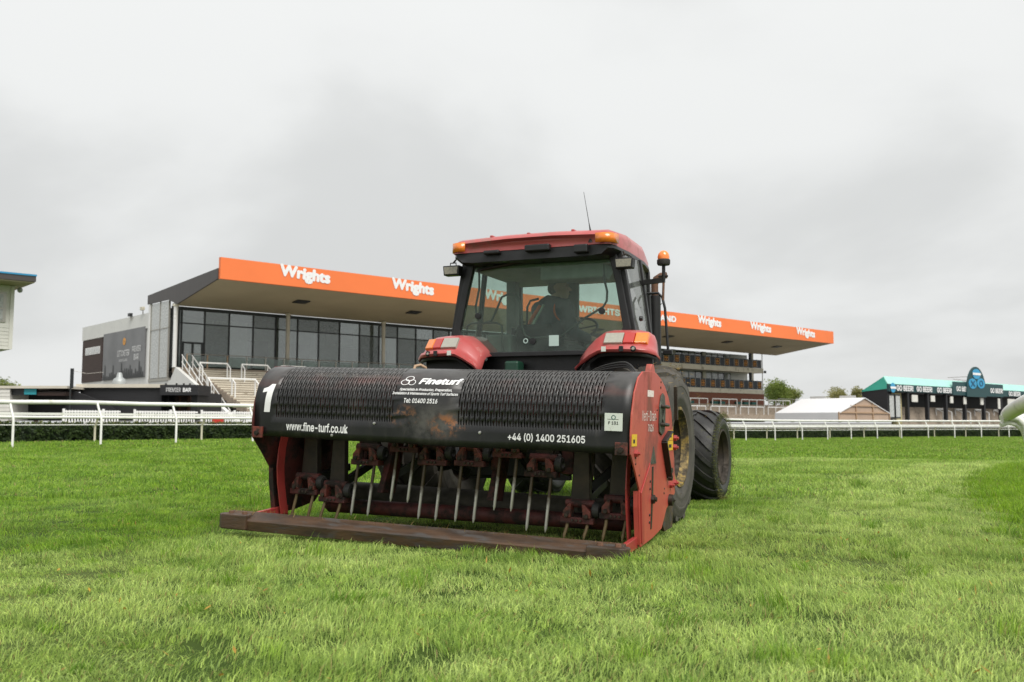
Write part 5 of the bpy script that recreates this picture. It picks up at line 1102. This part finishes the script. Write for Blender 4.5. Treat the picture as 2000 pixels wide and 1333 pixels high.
# white stair handrail down the end of the steps
for y_, xx in ((0, .42), (1, 1.25)):
    hr_ = MB().bar((xx, 7.4, ZS0 + 1.0), (xx, .2, 1.75), .05, .07).build('stair_handrail', 'white_paint', gs)
    MB().bar((xx, 7.4, ZS0 + .45), (xx, .2, 1.2), .05, .07).build('handrail_lower_bar', 'white_paint', hr_)
    for k in range(6): yy = 7.2 - k * 1.35; zz = ZS0 - (7.4 - yy) * .632; MB().bar((xx, yy, zz - .2), (xx, yy, zz + .98), .07).build('handrail_post', 'white_paint', hr_)
for k in range(20): MB().box(.33, 1.42, 7.4 - (k + 1) * .36, 7.4 - k * .36, .5, ZS0 - .2275 * (k + 1)).build('stair_step', 'concrete', gs)
# balconied right-hand block
BX0, BX1 = 47.6, 83.85
bl = MB().box(BX0, BX1, 11.5, 20, 1.0, 10.4).build('block_wall', 'white_render', gs)
MB().box(BX0, BX1 + .05, 8.9, 11.4, 4.86, 5.45).build('balcony_slab', 'concrete_band', gs); MB().box(BX0, BX1 + .05, 8.9, 11.4, 7.78, 8.42).build('balcony_slab', 'concrete_band', gs)
MB().box(BX0, BX1 + .2, 8.95, 11.45, 1.0, 4.85).build('brick_base', 'brick_red', gs)
MB().tube([(BX1 - .05, 9.0, 4.9), (BX1 - .05, 9.0, 10.5)], .06, 8).build('end_downpipe', 'alu', gs)
pw = 1.06; em = MB()
for sx in (-1, 1):
    for sy in (-1, 1):
        pts = [(sx * .16 + .20 * math.cos(2 * math.pi * q / 12), -.02, sy * .17 + .2 * math.sin(2 * math.pi * q / 12)) for q in range(13)]; em.tube(pts, .035, 4, False)
emm = em.mesh('emblem', 'emblem')
for row, (z0, z1) in enumerate(((5.47, 6.66), (8.44, 9.56))):
    n = 0; x = BX1 - .5
    while x - pw > BX0:
        pn = MB().box(x - pw + .03, x - .03, 8.86, 8.90, z0, z1).build('banner_panel', 'navy_panel', gs); MB().box(x - .03, x + .03, 8.84, 8.90, z0 - .03, z1 + .06).build('balcony_post', 'alu', gs)
        if (n + row) % 2 == (0 if row == 0 else 0):
            o = obj('emblem', emm, pn); o.location = (x - pw / 2, 8.85, (z0 + z1) / 2)
        x -= pw; n += 1
    zc0, zc1 = (6.0, 7.75) if row == 0 else (8.9, 10.4)
    x = BX0 + .4; k = 0
    while x < BX1 - 4.2:
        bay = 6.4; MB().box(x - .35, x + .35, 11.2, 11.48, zc0 - .5, zc1).build('balcony_pier', 'concrete_band', gs)
        for q in range(4):
            xa = x + .42 + q * 1.4; MB().box(xa, xa + 1.32, 11.36, 11.40, zc0 - .4, zc1 - .05).build('window_pane', 'end_glass' if (k + q) % 3 else 'stand_glass', gs); MB().box(xa + 1.32, xa + 1.40, 11.32, 11.46, zc0 - .4, zc1 - .05).build('window_mullion', 'frame_dark', gs)
        x += bay; k += 1
    MB().box(BX1 - 2.7, BX1 - 2.4, 9.1, 9.4, zc0 - .5, zc1 + .05).build('balcony_column', 'frame_dark', gs); MB().box(BX1 - 2.38, BX1 - 2.0, 9.1, 9.4, zc0 - .5, zc1 + .05).build('balcony_column', 'concrete_band', gs)
for q, x in enumerate((58, 63.2, 65.1, 66.6, 71.6, 73.2, 77.0, 78.6, 80.4)): MB().prism([(x, 3.72), (x + 1.2, 3.72), (x + 1.1, 2.7), (x + .1, 2.7)], 8.5, 8.92, 'y').build('shutter', 'green_blind', gs, bevel=.03)
MB().box(75.2, 76.0, 8.86, 8.94, 2.4, 3.5).build('doorway', 'frame_dark', gs)
for k in range(9): z = 3.35 - .2 * k; y1 = 8.8 - .55 * k; MB().box(52.4, 90 + k * .8, y1 - .55, y1, z - .5, z).build('step', 'concrete', gs)
for x, z in ((48.5, 8.9), (84.05, 8.05), (84.05, 7.9)): MB().box(x - .15, x + .12, 8.6, 8.85, z - .12, z + .06).build('floodlight', 'frame_dark', gs)
MB().box(63.4, 63.9, 8.6, 8.9, 7.35, 7.65).build('hanging_speaker', 'frame_dark', gs)
# side building running back from the stand, with printed banner
sb = empty('side_building', STD.world((0, 13.4, 1.0)), STD.e); tag(sb, 'white flat-roofed side building with brown timber end and grey printed banner', 'building')
q0 = Vector((0, 13.4, 1.0)); bxs = lambda x0, x1, y0, y1, z0, z1: MB().box(x0, x1, y0 - 13.4, y1 - 13.4, z0 - 1, z1 - 1)
bxs(.05, 9, 13.5, 30.3, 1.0, 9.9).build('wall', 'white_render', sb)
bxs(-.06, .04, 13.45, 30.35, 8.85, 10.15).build('parapet', 'white_render', sb)
bxs(-.03, .045, 24.6, 30.2, 4.75, 8.80).build('timber_panel', 'brown_timber', sb)
wf = bxs(-.06, -.031, 25.2, 29.3, 7.35, 8.05).build('strip_window', 'white_paint', sb)
for y_ in (25.3, 26.6, 28.0): bxs(-.08, -.061, y_, y_ + 1.15, 7.45, 7.97).build('pane', 'end_glass', wf)
bn = bxs(-.09, .044, 14.0, 24.2, 4.75, 9.05).build('banner', 'banner_grey', sb)
mb = MB()
for k in range(24):
    y0 = 14.0 + k * .42 - 13.4; h_ = rnd.uniform(.35, 1.0) + (.8 if k % 5 == 2 else 0); mb.add([(-.095, y0, 3.75), (-.095, y0 + .46, 3.75), (-.095, y0 + .36, 3.75 + h_), (-.095, y0 + .1, 3.75 + h_ * .9)], [(0, 1, 2, 3)])
tag(mb.build('crowd_print', 'banner_dark', bn), kind='stuff')
endm = lambda y, z: Matrix.Translation((-.11, y - 13.4, z - 1)) @ Matrix.Rotation(R(-90), 4, 'Z') @ Matrix.Rotation(R(90), 4, 'X')
text('banner_lettering', 'UTTOXETER', 'letter_white', bn, endm(18.9, 6.75), width=2.9, height=.55, bold=.01)
text('banner_lettering', 'PREMIER', 'letter_white', bn, endm(15.8, 7.0), width=2.0, height=.5, bold=.01); text('banner_lettering', 'BAR', 'letter_white', bn, endm(15.8, 6.3), width=1.1, height=.5, bold=.01)
text('banner_lettering', 'RACECOURSE', 'letter_white', bn, endm(18.9, 6.3), width=2.0, height=.2)
MB().lathe([(.10, 0), (.34, 0), (.34, .02), (.10, .02)], (-.12, 18.8 - 13.4, 7.05), (1, 0, 0), 8).build('banner_emblem', 'emblem', bn)
for y_, z in ((17.0, 10.3), (14.2, 10.6)):
    fl = bxs(-.35, -.1, y_, y_ + .5, z - .15, z + .12).build('roof_floodlight', 'frame_dark' if y_ > 15 else 'concrete_band', sb); bxs(-.2, -.14, y_ + .2, y_ + .28, z - .5, z - .1).build('lamp_bracket', 'alu', fl)

# ------------------------------------------------------------------ crush barriers on the steps
def barrier(name, x0, x1, y, z, hgt, n, label, group, legs_back=.5, frame=STD, m_='white_paint', th=.085):
    o = empty(name, frame.world((x0, y, z)), frame.e); tag(o, label, 'barrier', group); w_ = x1 - x0
    MB().bar((0, 0, hgt), (w_, 0, hgt), th * 1.2, th * 1.3).build('top_bar', m_, o)
    for k in range(n):
        xx = w_ * k / (n - 1); MB().bar((xx, 0, -.1), (xx, 0, hgt - .05), th).build('leg', m_, o)
        if legs_back: MB().bar((xx, 0, hgt - .03), (xx + .0, -legs_back, hgt - .40), th * .9).bar((xx, -legs_back, hgt - .42), (xx, -legs_back, -.30), th * .9).build('brace_leg', m_, o)
    return o
def step_y(z): k = round((ZS0 - z) / rise); return YS0 - go * (k - .5), ZS0 - rise * k
words = ['first', 'second', 'third', 'fourth', 'fifth', 'sixth', 'seventh', 'eighth']
yU, zU = step_y(4.35); yL, zL = step_y(3.0)
for k in range(5):
    xs_ = [STD.loc(q, 720, 'b', yU).x for q in (390, 472, 444)]; x0 = xs_[0] + k * (xs_[1] - xs_[0]); barrier('crush_barrier', x0, x0 + xs_[2] - xs_[0], yU, zU, 1.25, 2, 'white crush barrier, upper row on the terrace, %s from the stair rail' % words[k], 'crush barriers on the grandstand steps', .55)
for k in range(3):
    xs_ = [STD.loc(q, 755, 'b', yL).x for q in (406, 453)]; pw_ = xs_[1] - xs_[0]; x0 = xs_[0] + k * pw_ * 2.6; barrier('crush_barrier', x0, x0 + 2 * pw_, yL, zL, 1.25, 3, 'white crush barrier, lower row on the terrace, %s from the stair rail' % words[k], 'crush barriers on the grandstand steps', .55)
for k in range(5):
    x0 = 57.2 + k * 6.3; barrier('crush_barrier', x0, x0 + 5.3, 7.2, 2.75, 1.22, 4, 'white four-legged barrier, upper row below the balconies, %s from the tractor' % words[k], 'barriers below the balconies', 0)
for k in range(6):
    x0 = 53.5 + k * 6.2; barrier('crush_barrier', x0, x0 + 5.2, 4.6, 1.85, 1.1, 4, 'white four-legged barrier, lower row below the balconies, %s from the tractor' % words[k], 'barriers below the balconies', 0)
# grey sloping handrail at the far end of the steps
hr_ = empty('end_handrail', STD.world((86, 8, 2.9)), STD.e); tag(hr_, 'grey metal handrail sloping down the far end of the steps', 'handrail')
MB().bar((0, 0, 1.35), (3.4, 0, 1.35), .07).bar((3.4, 0, 1.35), (12.5, -4.5, -.2), .07).build('hand_bar', 'alu', hr_)
for k in range(7): MB().bar((k * 1.8, -max(0, k - 2) * .9, .2 - max(0, k - 2) * .32), (k * 1.8, -max(0, k - 2) * .9, 1.35 - max(0, k - 2) * .31), .06).build('upright', 'alu', hr_)

# ------------------------------------------------------------------ low black bar building on the left
def wb(parent, name, m_, x0, x1, y0, y1, Y, dep, org, fr=0.):
    """box whose front face spans the given photo rectangle at distance Y"""
    a, b = at(x0, y1, Y), at(x1, y0, Y); return MB().box(a.x - org.x, b.x - org.x, Y - org.y + fr, Y + dep - org.y, a.z - org.z, b.z - org.z).build(name, m_, parent)
o0 = Vector((at(250, 800, 60).x, 60, 1.0)); bb = empty('bar_building', o0); tag(bb, 'low black timber bar building with cream roof edge and white lettered sign', 'building')
wb(bb, 'wall', 'black_timber', 155, 316, 756, 822, 60, 7, o0); wb(bb, 'roof_edge', 'cream_edge', 148, 318, 750.5, 757.5, 59.8, 7.6, o0)
wb(bb, 'wall_porch', 'black_timber', 316, 331, 765, 822, 60.9, 5, o0); wb(bb, 'porch_back', 'brown_door', 331, 372, 771, 822, 62, .2, o0); wb(bb, 'porch_side', 'black_timber', 372, 386, 766, 822, 60, 5, o0)
for x0 in (336, 352): q = wb(bb, 'door', 'brown_timber', x0, x0 + 13, 776, 822, 61.9, .05, o0); 
sg = wb(bb, 'sign_board', 'black_timber', 312, 387, 752, 772, 59.4, 2.6, o0)
p = at(349, 766, 59.38); text('sign_lettering', 'PREMIER', 'letter_white', sg, facing(at(338.5, 766, 59.36).x - o0.x, -.64, p.z - o0.z), width=.90, height=.26); text('sign_lettering', 'BAR', 'letter_white', sg, facing(at(365, 766, 59.36).x - o0.x, -.64, p.z - o0.z), width=.50, height=.26, bold=.03)
for x0 in (322, 343, 357, 369): wb(bb, 'sign_lamp', 'frame_dark', x0, x0 + 2, 749, 752.2, 59.5, .2, o0)
c = at(233, 750, 61.5); MB().lathe([(.38, -.4), (.45, .1), (.36, .3), (.2, .42), (.17, .62), (.12, .72), (0, .72)], (c.x - o0.x, 1.5, c.z - o0.z), (0, 0, 1), 20).build('roof_vent', 'fan_grey', bb, smooth=45)
MB().prism([(at(131, 790, 59).x - o0.x, at(131, 805, 59).z - o0.z), (at(131, 760, 59).x - o0.x, at(131, 758, 59).z - o0.z), (at(205, 785, 59).x - o0.x, at(205, 786, 59).z - o0.z), (at(235, 800, 59).x - o0.x, at(235, 805, 59).z - o0.z)], -1.2, -1.05, 'y').build('ramp_screen', 'black_timber', bb)
o0 = Vector((at(70, 800, 58).x, 58, 1.0)); kb = empty('kiosk', o0); tag(kb, 'dark kiosk with a pale roof edge and a teal sign at the far left', 'kiosk')
wb(kb, 'wall', 'black_timber', 18, 130, 770, 822, 60, 5, o0); wb(kb, 'roof_edge', 'cream_edge', -60, 131, 754, 759, 57.6, 7, o0); wb(kb, 'sign_band', 'frame_dark', 20, 72, 758.5, 772, 57.9, .2, o0); wb(kb, 'teal_sign', 'teal_sign', 47, 71, 759.5, 771, 57.82, .06, o0)
wb(kb, 'awning', 'brown_timber', 72, 128, 766, 773, 57.9, 2, o0); wb(kb, 'end_wall', 'clad_white', -60, 19, 759, 822, 57.7, 5, o0)
for k in range(8): wb(kb, 'cladding_board', 'clad_white', -60, 19.3, 761.5 + k * 7.2, 767.6 + k * 7.2, 57.66, .03, o0)
# flagpole stub and bent white strip beside the kiosk
o0 = at(136, 800, 57.5); o0.z = 1.0; po = empty('mast', o0); tag(po, 'short dark mast with a wire beside the kiosk roof', 'mast')
z_ = at(136, 720, 57.5).z; MB().tube([(0, 0, 0), (0, 0, z_ - 1)], .05, 8).build('pole', 'frame_dark', po); MB().box(-.02, .16, -.03, .03, z_ - 2.2, z_ - 1).build('pennant', 'frame_dark', po)
MB().tube([(0, 0, z_ - 1.1), (.8, .3, z_ - 1.3), (1.7, .6, z_ - 1.2)], .012, 5).build('wire', 'alu', po)
# commentary box on its tower (square to the grandstand)
c0 = at(22, 683, 40); KF = Frame((c0.x, c0.y, .55), -41.7); cb = empty('commentary_box', KF.O, KF.e); tag(cb, 'white clad commentary box with dark blue-edged roof at the upper left edge', 'booth')
K = lambda px, py, v=0: KF.loc(px, py, 'b', v)
zb, zt = K(22, 683).z, K(22, 560).z; w0 = -4.0
MB().box(w0, -.02, .02, 3.0, zb, zt).build('wall', 'clad_white', cb)
zw0, zw1 = K(12, 630).z, K(12, 572).z
k = 0
while zb + k * .15 < zw0 - .1: MB().box(w0, -.12, -.015, .02, zb + k * .15, zb + k * .15 + .135).build('cladding_board', 'clad_white', cb); k += 1
wn = MB().box(w0 + .3, -.28, -.03, .019, zw0, zw1).build('window', 'alu', cb); zm = (zw0 + zw1) / 2 - .05
MB().box(w0 + .4, -.40, -.045, -.031, zw0 + .08, zm - .04).build('pane', 'end_glass', wn); MB().box(w0 + .4, -.40, -.045, -.031, zm + .04, zw1 - .08).build('pane', 'end_glass', wn)
MB().box(-.12, .02, -.05, .02, zb, zt).build('corner_board', 'clad_white', cb)
rp = KF.loc(71, 537, 'b', -1.4); rz = KF.loc(71, 551, 'b', -1.4).z
rfm = MB().box(w0 - 2, rp.x, -1.4, 3.4, rz, rp.z - .04).build('roof', 'dark_clad', cb); MB().box(w0 - 2, rp.x + .02, -1.43, -1.40, rp.z - .07, rp.z).build('roof_edge', 'blue_edge', rfm); MB().box(w0 - 2, rp.x - .05, -1.35, 3.3, rz - .05, rz - .005).build('roof_underside', 'soffit', rfm)
MB().box(w0, -.02, .02, 3.0, zt, rz - .06).build('head_board', 'clad_white', cb)
for x in (w0 + .2, -1.2): MB().box(x, x + .25, .4, .65, 0, zb).build('tower_leg', 'clad_white', cb)
c = KF.loc(39, 567, 'b', -.1); cc = MB().lathe([(.0, -.12), (.08, -.09), (.11, -.02), (.11, .05), (.06, .10), (0, .11)], c, (0, 0, 1), 14).build('security_camera', 'fan_grey', cb, smooth=50); MB().tube([c + Vector((0, 0, .1)), c + Vector((-.05, 0, .2)), (.0, .05, c.z + .16)], .025, 6).build('camera_arm', 'clad_white', cc)

# ------------------------------------------------------------------ white picket fences below the steps
def picket(x0, x1, y, z, hgt, label):
    a = STD.world((x0, y, z)); o = empty('picket_fence', a, STD.e); tag(o, label, 'fence', 'white picket fences before the stands'); w_ = x1 - x0
    for zz in (.25, hgt - .12): MB().box(0, w_, -.02, .02, zz, zz + .09).build('fence_rail', 'white_paint', o)
    mb = MB(); n = int(w_ / .16)
    for k in range(n): mb.box(k * .16, k * .16 + .075, -.04, -.02, .05, hgt)
    tag(mb.build('pickets', 'white_paint', o), kind='stuff')
    for k in range(int(w_ / 2.2) + 1): MB().box(min(k * 2.2, w_ - .1), min(k * 2.2, w_ - .1) + .12, -.03, .09, 0, hgt + .08).build('fence_post', 'white_paint', o)
PK = lambda px: STD.loc(px, 815, 'b', -9).x
picket(PK(122), PK(235), -9,   .55, 1.05, 'white picket fence in front of the black bar wall'); picket(PK(261), PK(386), -9,   .55, 1.05, 'white picket fence in front of the bar porch'); picket(PK(392), 26, -9, .55, 1.05, 'long white picket fence at the foot of the glazed stand steps')
o = MB().box(-.3, .3, -.15, .15, 0, .45).build('red_box', 'red_box', None, bevel=.03); o.location = at(426, 823, 56); o.location.z = .75; tag(o, 'small red box by the white picket fence', 'box')

# ------------------------------------------------------------------ teal-roofed stand on the right
p0 = at(1737, 826, 112); TS = Frame((p0.x, p0.y, 0), -41.7)
ts = empty('teal_stand', TS.O, TS.e); tag(ts, 'dark open stand with a teal roof and a lettered fascia', 'grandstand')
T = lambda px, py, pl, v: TS.loc(px, py, pl, v)
zf0, zf1 = T(1740, 765, 'b', 0).z, T(1740, 750.5, 'b', 0).z; LT = T(2000, 768, 'b', 0).x + 10
tf = MB().box(-.3, LT, -.25, 0, zf0, zf1).build('fascia', 'teal_fascia', ts)
xm0, xm1 = T(1856, 750, 'b', 0).x, T(1954, 750, 'b', 0).x; MB().box(xm0, xm1, -.32, -.251, zf0 - .1, zf1 + .75).build('raised_fascia', 'teal_fascia', tf)
for px in (1762, 1800, 1839, 1876, 1941, 1976):
    x = T(px, 755, 'b', 0).x; zz = (zf0 + zf1) / 2 - .34 + (.30 if xm0 < x < xm1 else 0)
    text('fascia_lettering', 'GO BEER!', 'letter_white', tf, facing(x, -.35, zz), width=4.2, height=.66, bold=.03)
x = T(1735, 757, 'b', 0).x; ld = MB().lathe([(0, 0), (.58, 0), (.58, .06), (0, .06)], (x + .55, -.26, (zf0 + zf1) / 2), (0, -1, 0), 24).build('fascia_disc', 'blue_logo', tf); MB().box(x - .1, x + 1.2, -.36, -.325, (zf0 + zf1) / 2 - .13, (zf0 + zf1) / 2 + .13).build('disc_band', 'letter_white', ld)
# emblem dome
cx_, rw_ = T(1904, 740, 'b', -.3).x, 3.05; zt = T(1904, 717, 'b', -.3).z; zbm = zf0 - .25; poly = [(cx_ - rw_, zbm), (cx_ + rw_, zbm)] + [(cx_ + rw_ * math.cos(math.pi * q / 20), zt - 3.6 + 3.6 * math.sin(math.pi * q / 20)) for q in range(21)]
dm = MB().prism(poly, -.50, -.33, 'y').build('emblem_board', 'teal_fascia', ts)
for dx_, dz_ in ((.0, zt - .98), (-1.3, zt - 2.30), (1.3, zt - 2.20)):
    rr_ = 1.22; ds_ = MB().prism([(cx_ + dx_ + rr_ * math.cos(2 * math.pi * q / 24), dz_ + .68 * math.sin(2 * math.pi * q / 24)) for q in range(24)], -.56, -.51, 'y').build('emblem_disc', 'blue_logo', dm)
    if dx_ == 0: MB().box(cx_ + dx_ - 1.25, cx_ + dx_ + 1.25, -.60, -.57, dz_ - .15, dz_ + .15).build('disc_band', 'letter_white', ds_)
    elif dx_ < 0: MB().bar((cx_ + dx_ - .6, -.585, dz_ - .38), (cx_ + dx_ + .6, -.585, dz_ + .38), .03, .2, (1, 0, 0)).bar((cx_ + dx_ - .6, -.595, dz_ + .36), (cx_ + dx_ + .6, -.595, dz_ - .36), .03, .2, (1, 0, 0)).build('disc_print', 'blue_dark', ds_)
    else: MB().ring([(cx_ + dx_ + .6 * math.cos(2 * math.pi * q / 16), dz_ + .42 * math.sin(2 * math.pi * q / 16)) for q in range(16)], [(cx_ + dx_ + .36 * math.cos(2 * math.pi * q / 16), dz_ + .26 * math.sin(2 * math.pi * q / 16)) for q in range(16)], -.60, -.57, 'y').build('disc_print', 'blue_dark', ds_)
for px, py in ((1856, 738), (1866, 741), (1876, 744)): a = T(px - 5, py, 'b', 2.2); MB().bar((cx_ - 2.2, -.3, zt - 1.4 - (px - 1856) * .05), (a.x, 2.2, a.z), .06).build('stay_wire', 'alu', ts)
# roof
ze = zf1 - .05; gp = T(1727, 735, 'a', 0); ge = T(1685, 764, 'a', 0); RB, RT = gp.y, gp.z
tr_ = MB().prism([(-.1, ze), (RB, RT), (RB * 2.1, ze - .3), (RB * 2.1, ze - .45), (RB, RT - .15), (-.1, ze - .15)], -.2, LT, 'x').build('roof', 'teal_roof', ts)
MB().prism([(.0, ze - .1), (RB, RT - .1), (ge.y, ge.z), (ge.y, ge.z - .1), (0, zf0 + .3)], -.26, -.2, 'x').build('gable', 'teal_gable', tr_)
MB().box(-.2, 0, .02, ge.y, 1.0, zf0 + .28).build('end_wall', 'black_timber', ts); MB().box(0, LT, ge.y - .3, ge.y - .1, 1.0, zf0).build('back_wall', 'black_timber', ts); MB().box(0, LT, .1, ge.y - .2, zf0 - .05, zf0 + .05).build('ceiling', 'room_dark', ts)
for y_, z_ in ((4.0, 0), (8.0, 0)): wn = MB().box(-.26, -.2, y_, y_ + 2.1, zf0 - 1.9, zf0 - .4).build('end_window', 'white_paint', ts); MB().box(-.3, -.261, y_ + .25, y_ + 1.85, zf0 - 1.75, zf0 - 1.0).build('pane', 'stand_glass', wn)
# front bay with windows and stair
xe = T(1773, 800, 'b', 0).x; MB().box(-.2, xe, .02, .3, 1.0, zf0 - 3.4).build('bay_wall', 'black_timber', ts); MB().box(xe * .45, xe - .3, .6, .8, zf0 - 4.4, zf0 - .1).build('stair_wall', 'yellow_wall', ts)
for k in range(2): wn = MB().box(.15 + k * 1.55, 1.45 + k * 1.55, .05, .15, zf0 - 3.2, zf0 - .3).build('window', 'frame_dark', ts); MB().box(.28 + k * 1.55, 1.32 + k * 1.55, .02, .049, zf0 - 3.0, zf0 - .5).build('pane', 'end_glass', wn)
for px in (1773, 1812, 1848, 1885, 1922, 1955, 1990): x = T(px, 790, 'b', 0).x; MB().box(x - .22, x + .22, -.1, .3, 1.0, zf0).build('pillar', 'black_timber', ts)
ns_ = 11; gd = (ge.y - 2.4) / ns_
for k in range(ns_): z = 1.0 + .17 * (k + 1); MB().box(xe + .2, LT, 1.2 + k * gd, 1.2 + (k + 1) * gd, z - .9, z).build('step', 'concrete', ts)
for px, w_, h_ in ((1779, 1.5, .8), (1816, 1.1, .7), (1854, .8, .8), (1880, .8, .9), (1913, .9, .9), (1947, .7, 1.4), (1966, 2.6, 1.6)):
    x = T(px, 775, 'b', 0).x; MB().box(x, x + w_, -.15, -.05, zf0 - .35 - h_, zf0 - .3).build('hanging_notice', 'clad_white', ts)
k = 0
for i in range(5):
    pa = T(1793 + i * 37.5, 800, 'b', 5).x
    barrier('stand_barrier', pa - .9, pa + 2.0, 5.2, 1.9, 1.6, 2, 'pale barrier high in the %s open bay of the teal-roofed stand' % words[i], 'barriers inside the teal-roofed stand', .9, TS, 'cream_edge', .12)
    barrier('stand_barrier', pa - 2.2, pa + .3, 1.6, 1.1, 1.6, 2, 'white barrier low in the %s open bay of the teal-roofed stand' % words[i], 'barriers inside the teal-roofed stand', .9, TS, 'white_paint', .13)

# ------------------------------------------------------------------ marquee
o0 = at(1690, 826, 104); o0.z = 1.0; TM = Frame(o0, -41.7); mq = empty('marquee', o0, TM.e); tag(mq, 'white marquee with a tan see-through gable between the stands', 'tent')
q = lambda px, py, pl, v: TM.loc(px, py, pl, v)
gl, gr, gt = q(1637, 806, 'b', 0), q(1736, 806, 'b', 0), q(1686, 777, 'b', 0)
gt.x = (gl.x + gr.x) / 2; zE = gl.z; D = 7.6
for s, xa in ((0, gl.x), (1, gr.x)): MB().add([(xa, -.15, zE), (gt.x, -.15, gt.z), (gt.x, D, gt.z), (xa, D, zE)], [(0, 1, 2, 3)]).build('roof_slope', 'tent_white', mq, solid=.08)
MB().prism([(gl.x + .1, 0), (gl.x + .1, zE), (gt.x, gt.z - .12), (gr.x - .1, zE), (gr.x - .1, 0)], 0, .06, 'y').build('gable_canvas', 'tent_tan', mq)
for xa in (gl.x, gr.x): MB().box(xa - .04, xa + .04, 0, D, 0, zE).build('side_wall', 'tent_white', mq)
for f_ in (0, .33, .66, 1): xx = gl.x + (gr.x - gl.x) * f_; MB().box(xx - .07, xx + .07, -.12, -.02, 0, zE + (gt.z - zE) * (1 - abs(2 * f_ - 1)) * .95).build('gable_pole', 'tan_post', mq)
for f_ in (0, .45): zz = zE + (gt.z - zE) * f_; hw_ = (gr.x - gl.x) / 2 * (1 - f_); MB().box(gt.x - hw_, gt.x + hw_, -.13, -.01, zz - .07, zz + .07).build('gable_bar', 'tan_post', mq)
# ------------------------------------------------------------------ trees behind
def tree(px, Y, ytop, ybase_px, wpx, m_, label, n=2600, seed=1, blobs=9, trunk=True):
    r_ = random.Random(seed); b = at(px, 826, Y); zt = at(px, ytop, Y).z; w_ = wpx / F * Y; o = empty('tree', (b.x, Y, 1.0)); tag(o, label, 'tree', 'trees behind the stands'); Ht = zt - 1
    tr = MB().tube([(0, 0, 0), (.05, 0, Ht * .3), (-.1, .1, Ht * .55), (.05, 0, Ht * .85)], [.32, .25, .15, .05], 8)
    bl_ = []
    for k in range(blobs):
        a = r_.uniform(0, 6.283); rr_ = r_.uniform(.1, .62) * w_ / 2; c = Vector((math.cos(a) * rr_, math.sin(a) * rr_ * .8, Ht * r_.uniform(.42, .82))); s_ = w_ * r_.uniform(.13, .27); bl_.append((c, s_)); tr.tube([(0, 0, Ht * r_.uniform(.2, .45)), c * .6 + Vector((0, 0, Ht * .15)), c], [.10, .06, .02], 5)
    tr.build('trunk', 'bark', o, smooth=50); mb = MB()
    for _ in range(n):
        c, s_ = r_.choice(bl_); d = Vector((r_.gauss(0, 1), r_.gauss(0, 1), r_.gauss(0, .8))); d = d.normalized() * s_ * r_.random() ** .4 * r_.uniform(.8, 1.25); p = c + d
        if p.z > Ht * 1.02: p.z = Ht * r_.uniform(.85, 1)
        n_ = Vector((r_.gauss(0, 1), r_.gauss(0, 1), r_.gauss(0, 1))).normalized(); x = n_.cross(Vector((.3, .5, .8))).normalized() * .16 * r_.uniform(.7, 1.5); y = n_ * .24
        mb.add([p - x, p + y * .3 - x * .2, p + x, p + y], [(0, 1, 2, 3)])
    cr = mb.build('crown', m_, o, fix=False); cr['kind'] = 'stuff'
tree(1515, 150, 738, 780, 70, 'tree_leaf_dark', 'round green tree just beyond the end of the grandstand', 4200, 3, 12)
tree(1548, 158, 750, 780, 42, 'tree_leaf', 'smaller pale tree beside the green tree beyond the grandstand', 2000, 4)
tree(1640, 165, 755, 780, 70, 'tree_leaf_yellow', 'yellowish tree rising behind the white marquee', 3200, 5, 12)
tree(1676, 150, 748, 780, 40, 'tree_leaf_yellow', 'thin yellowish tree against the end of the teal-roofed stand', 1100, 6, 7)
tree(20, 120, 735, 760, 90, 'tree_leaf', 'pale green treetops above the kiosk roof', 3000, 8, 12)
tree(-40, 115, 732, 760, 80, 'tree_leaf_dark', 'green tree at the far edge above the kiosk roof', 2000, 9, 9)
tree(70, 125, 745, 760, 40, 'tree_leaf', 'low pale treetop beside the mast', 1000, 10, 6)
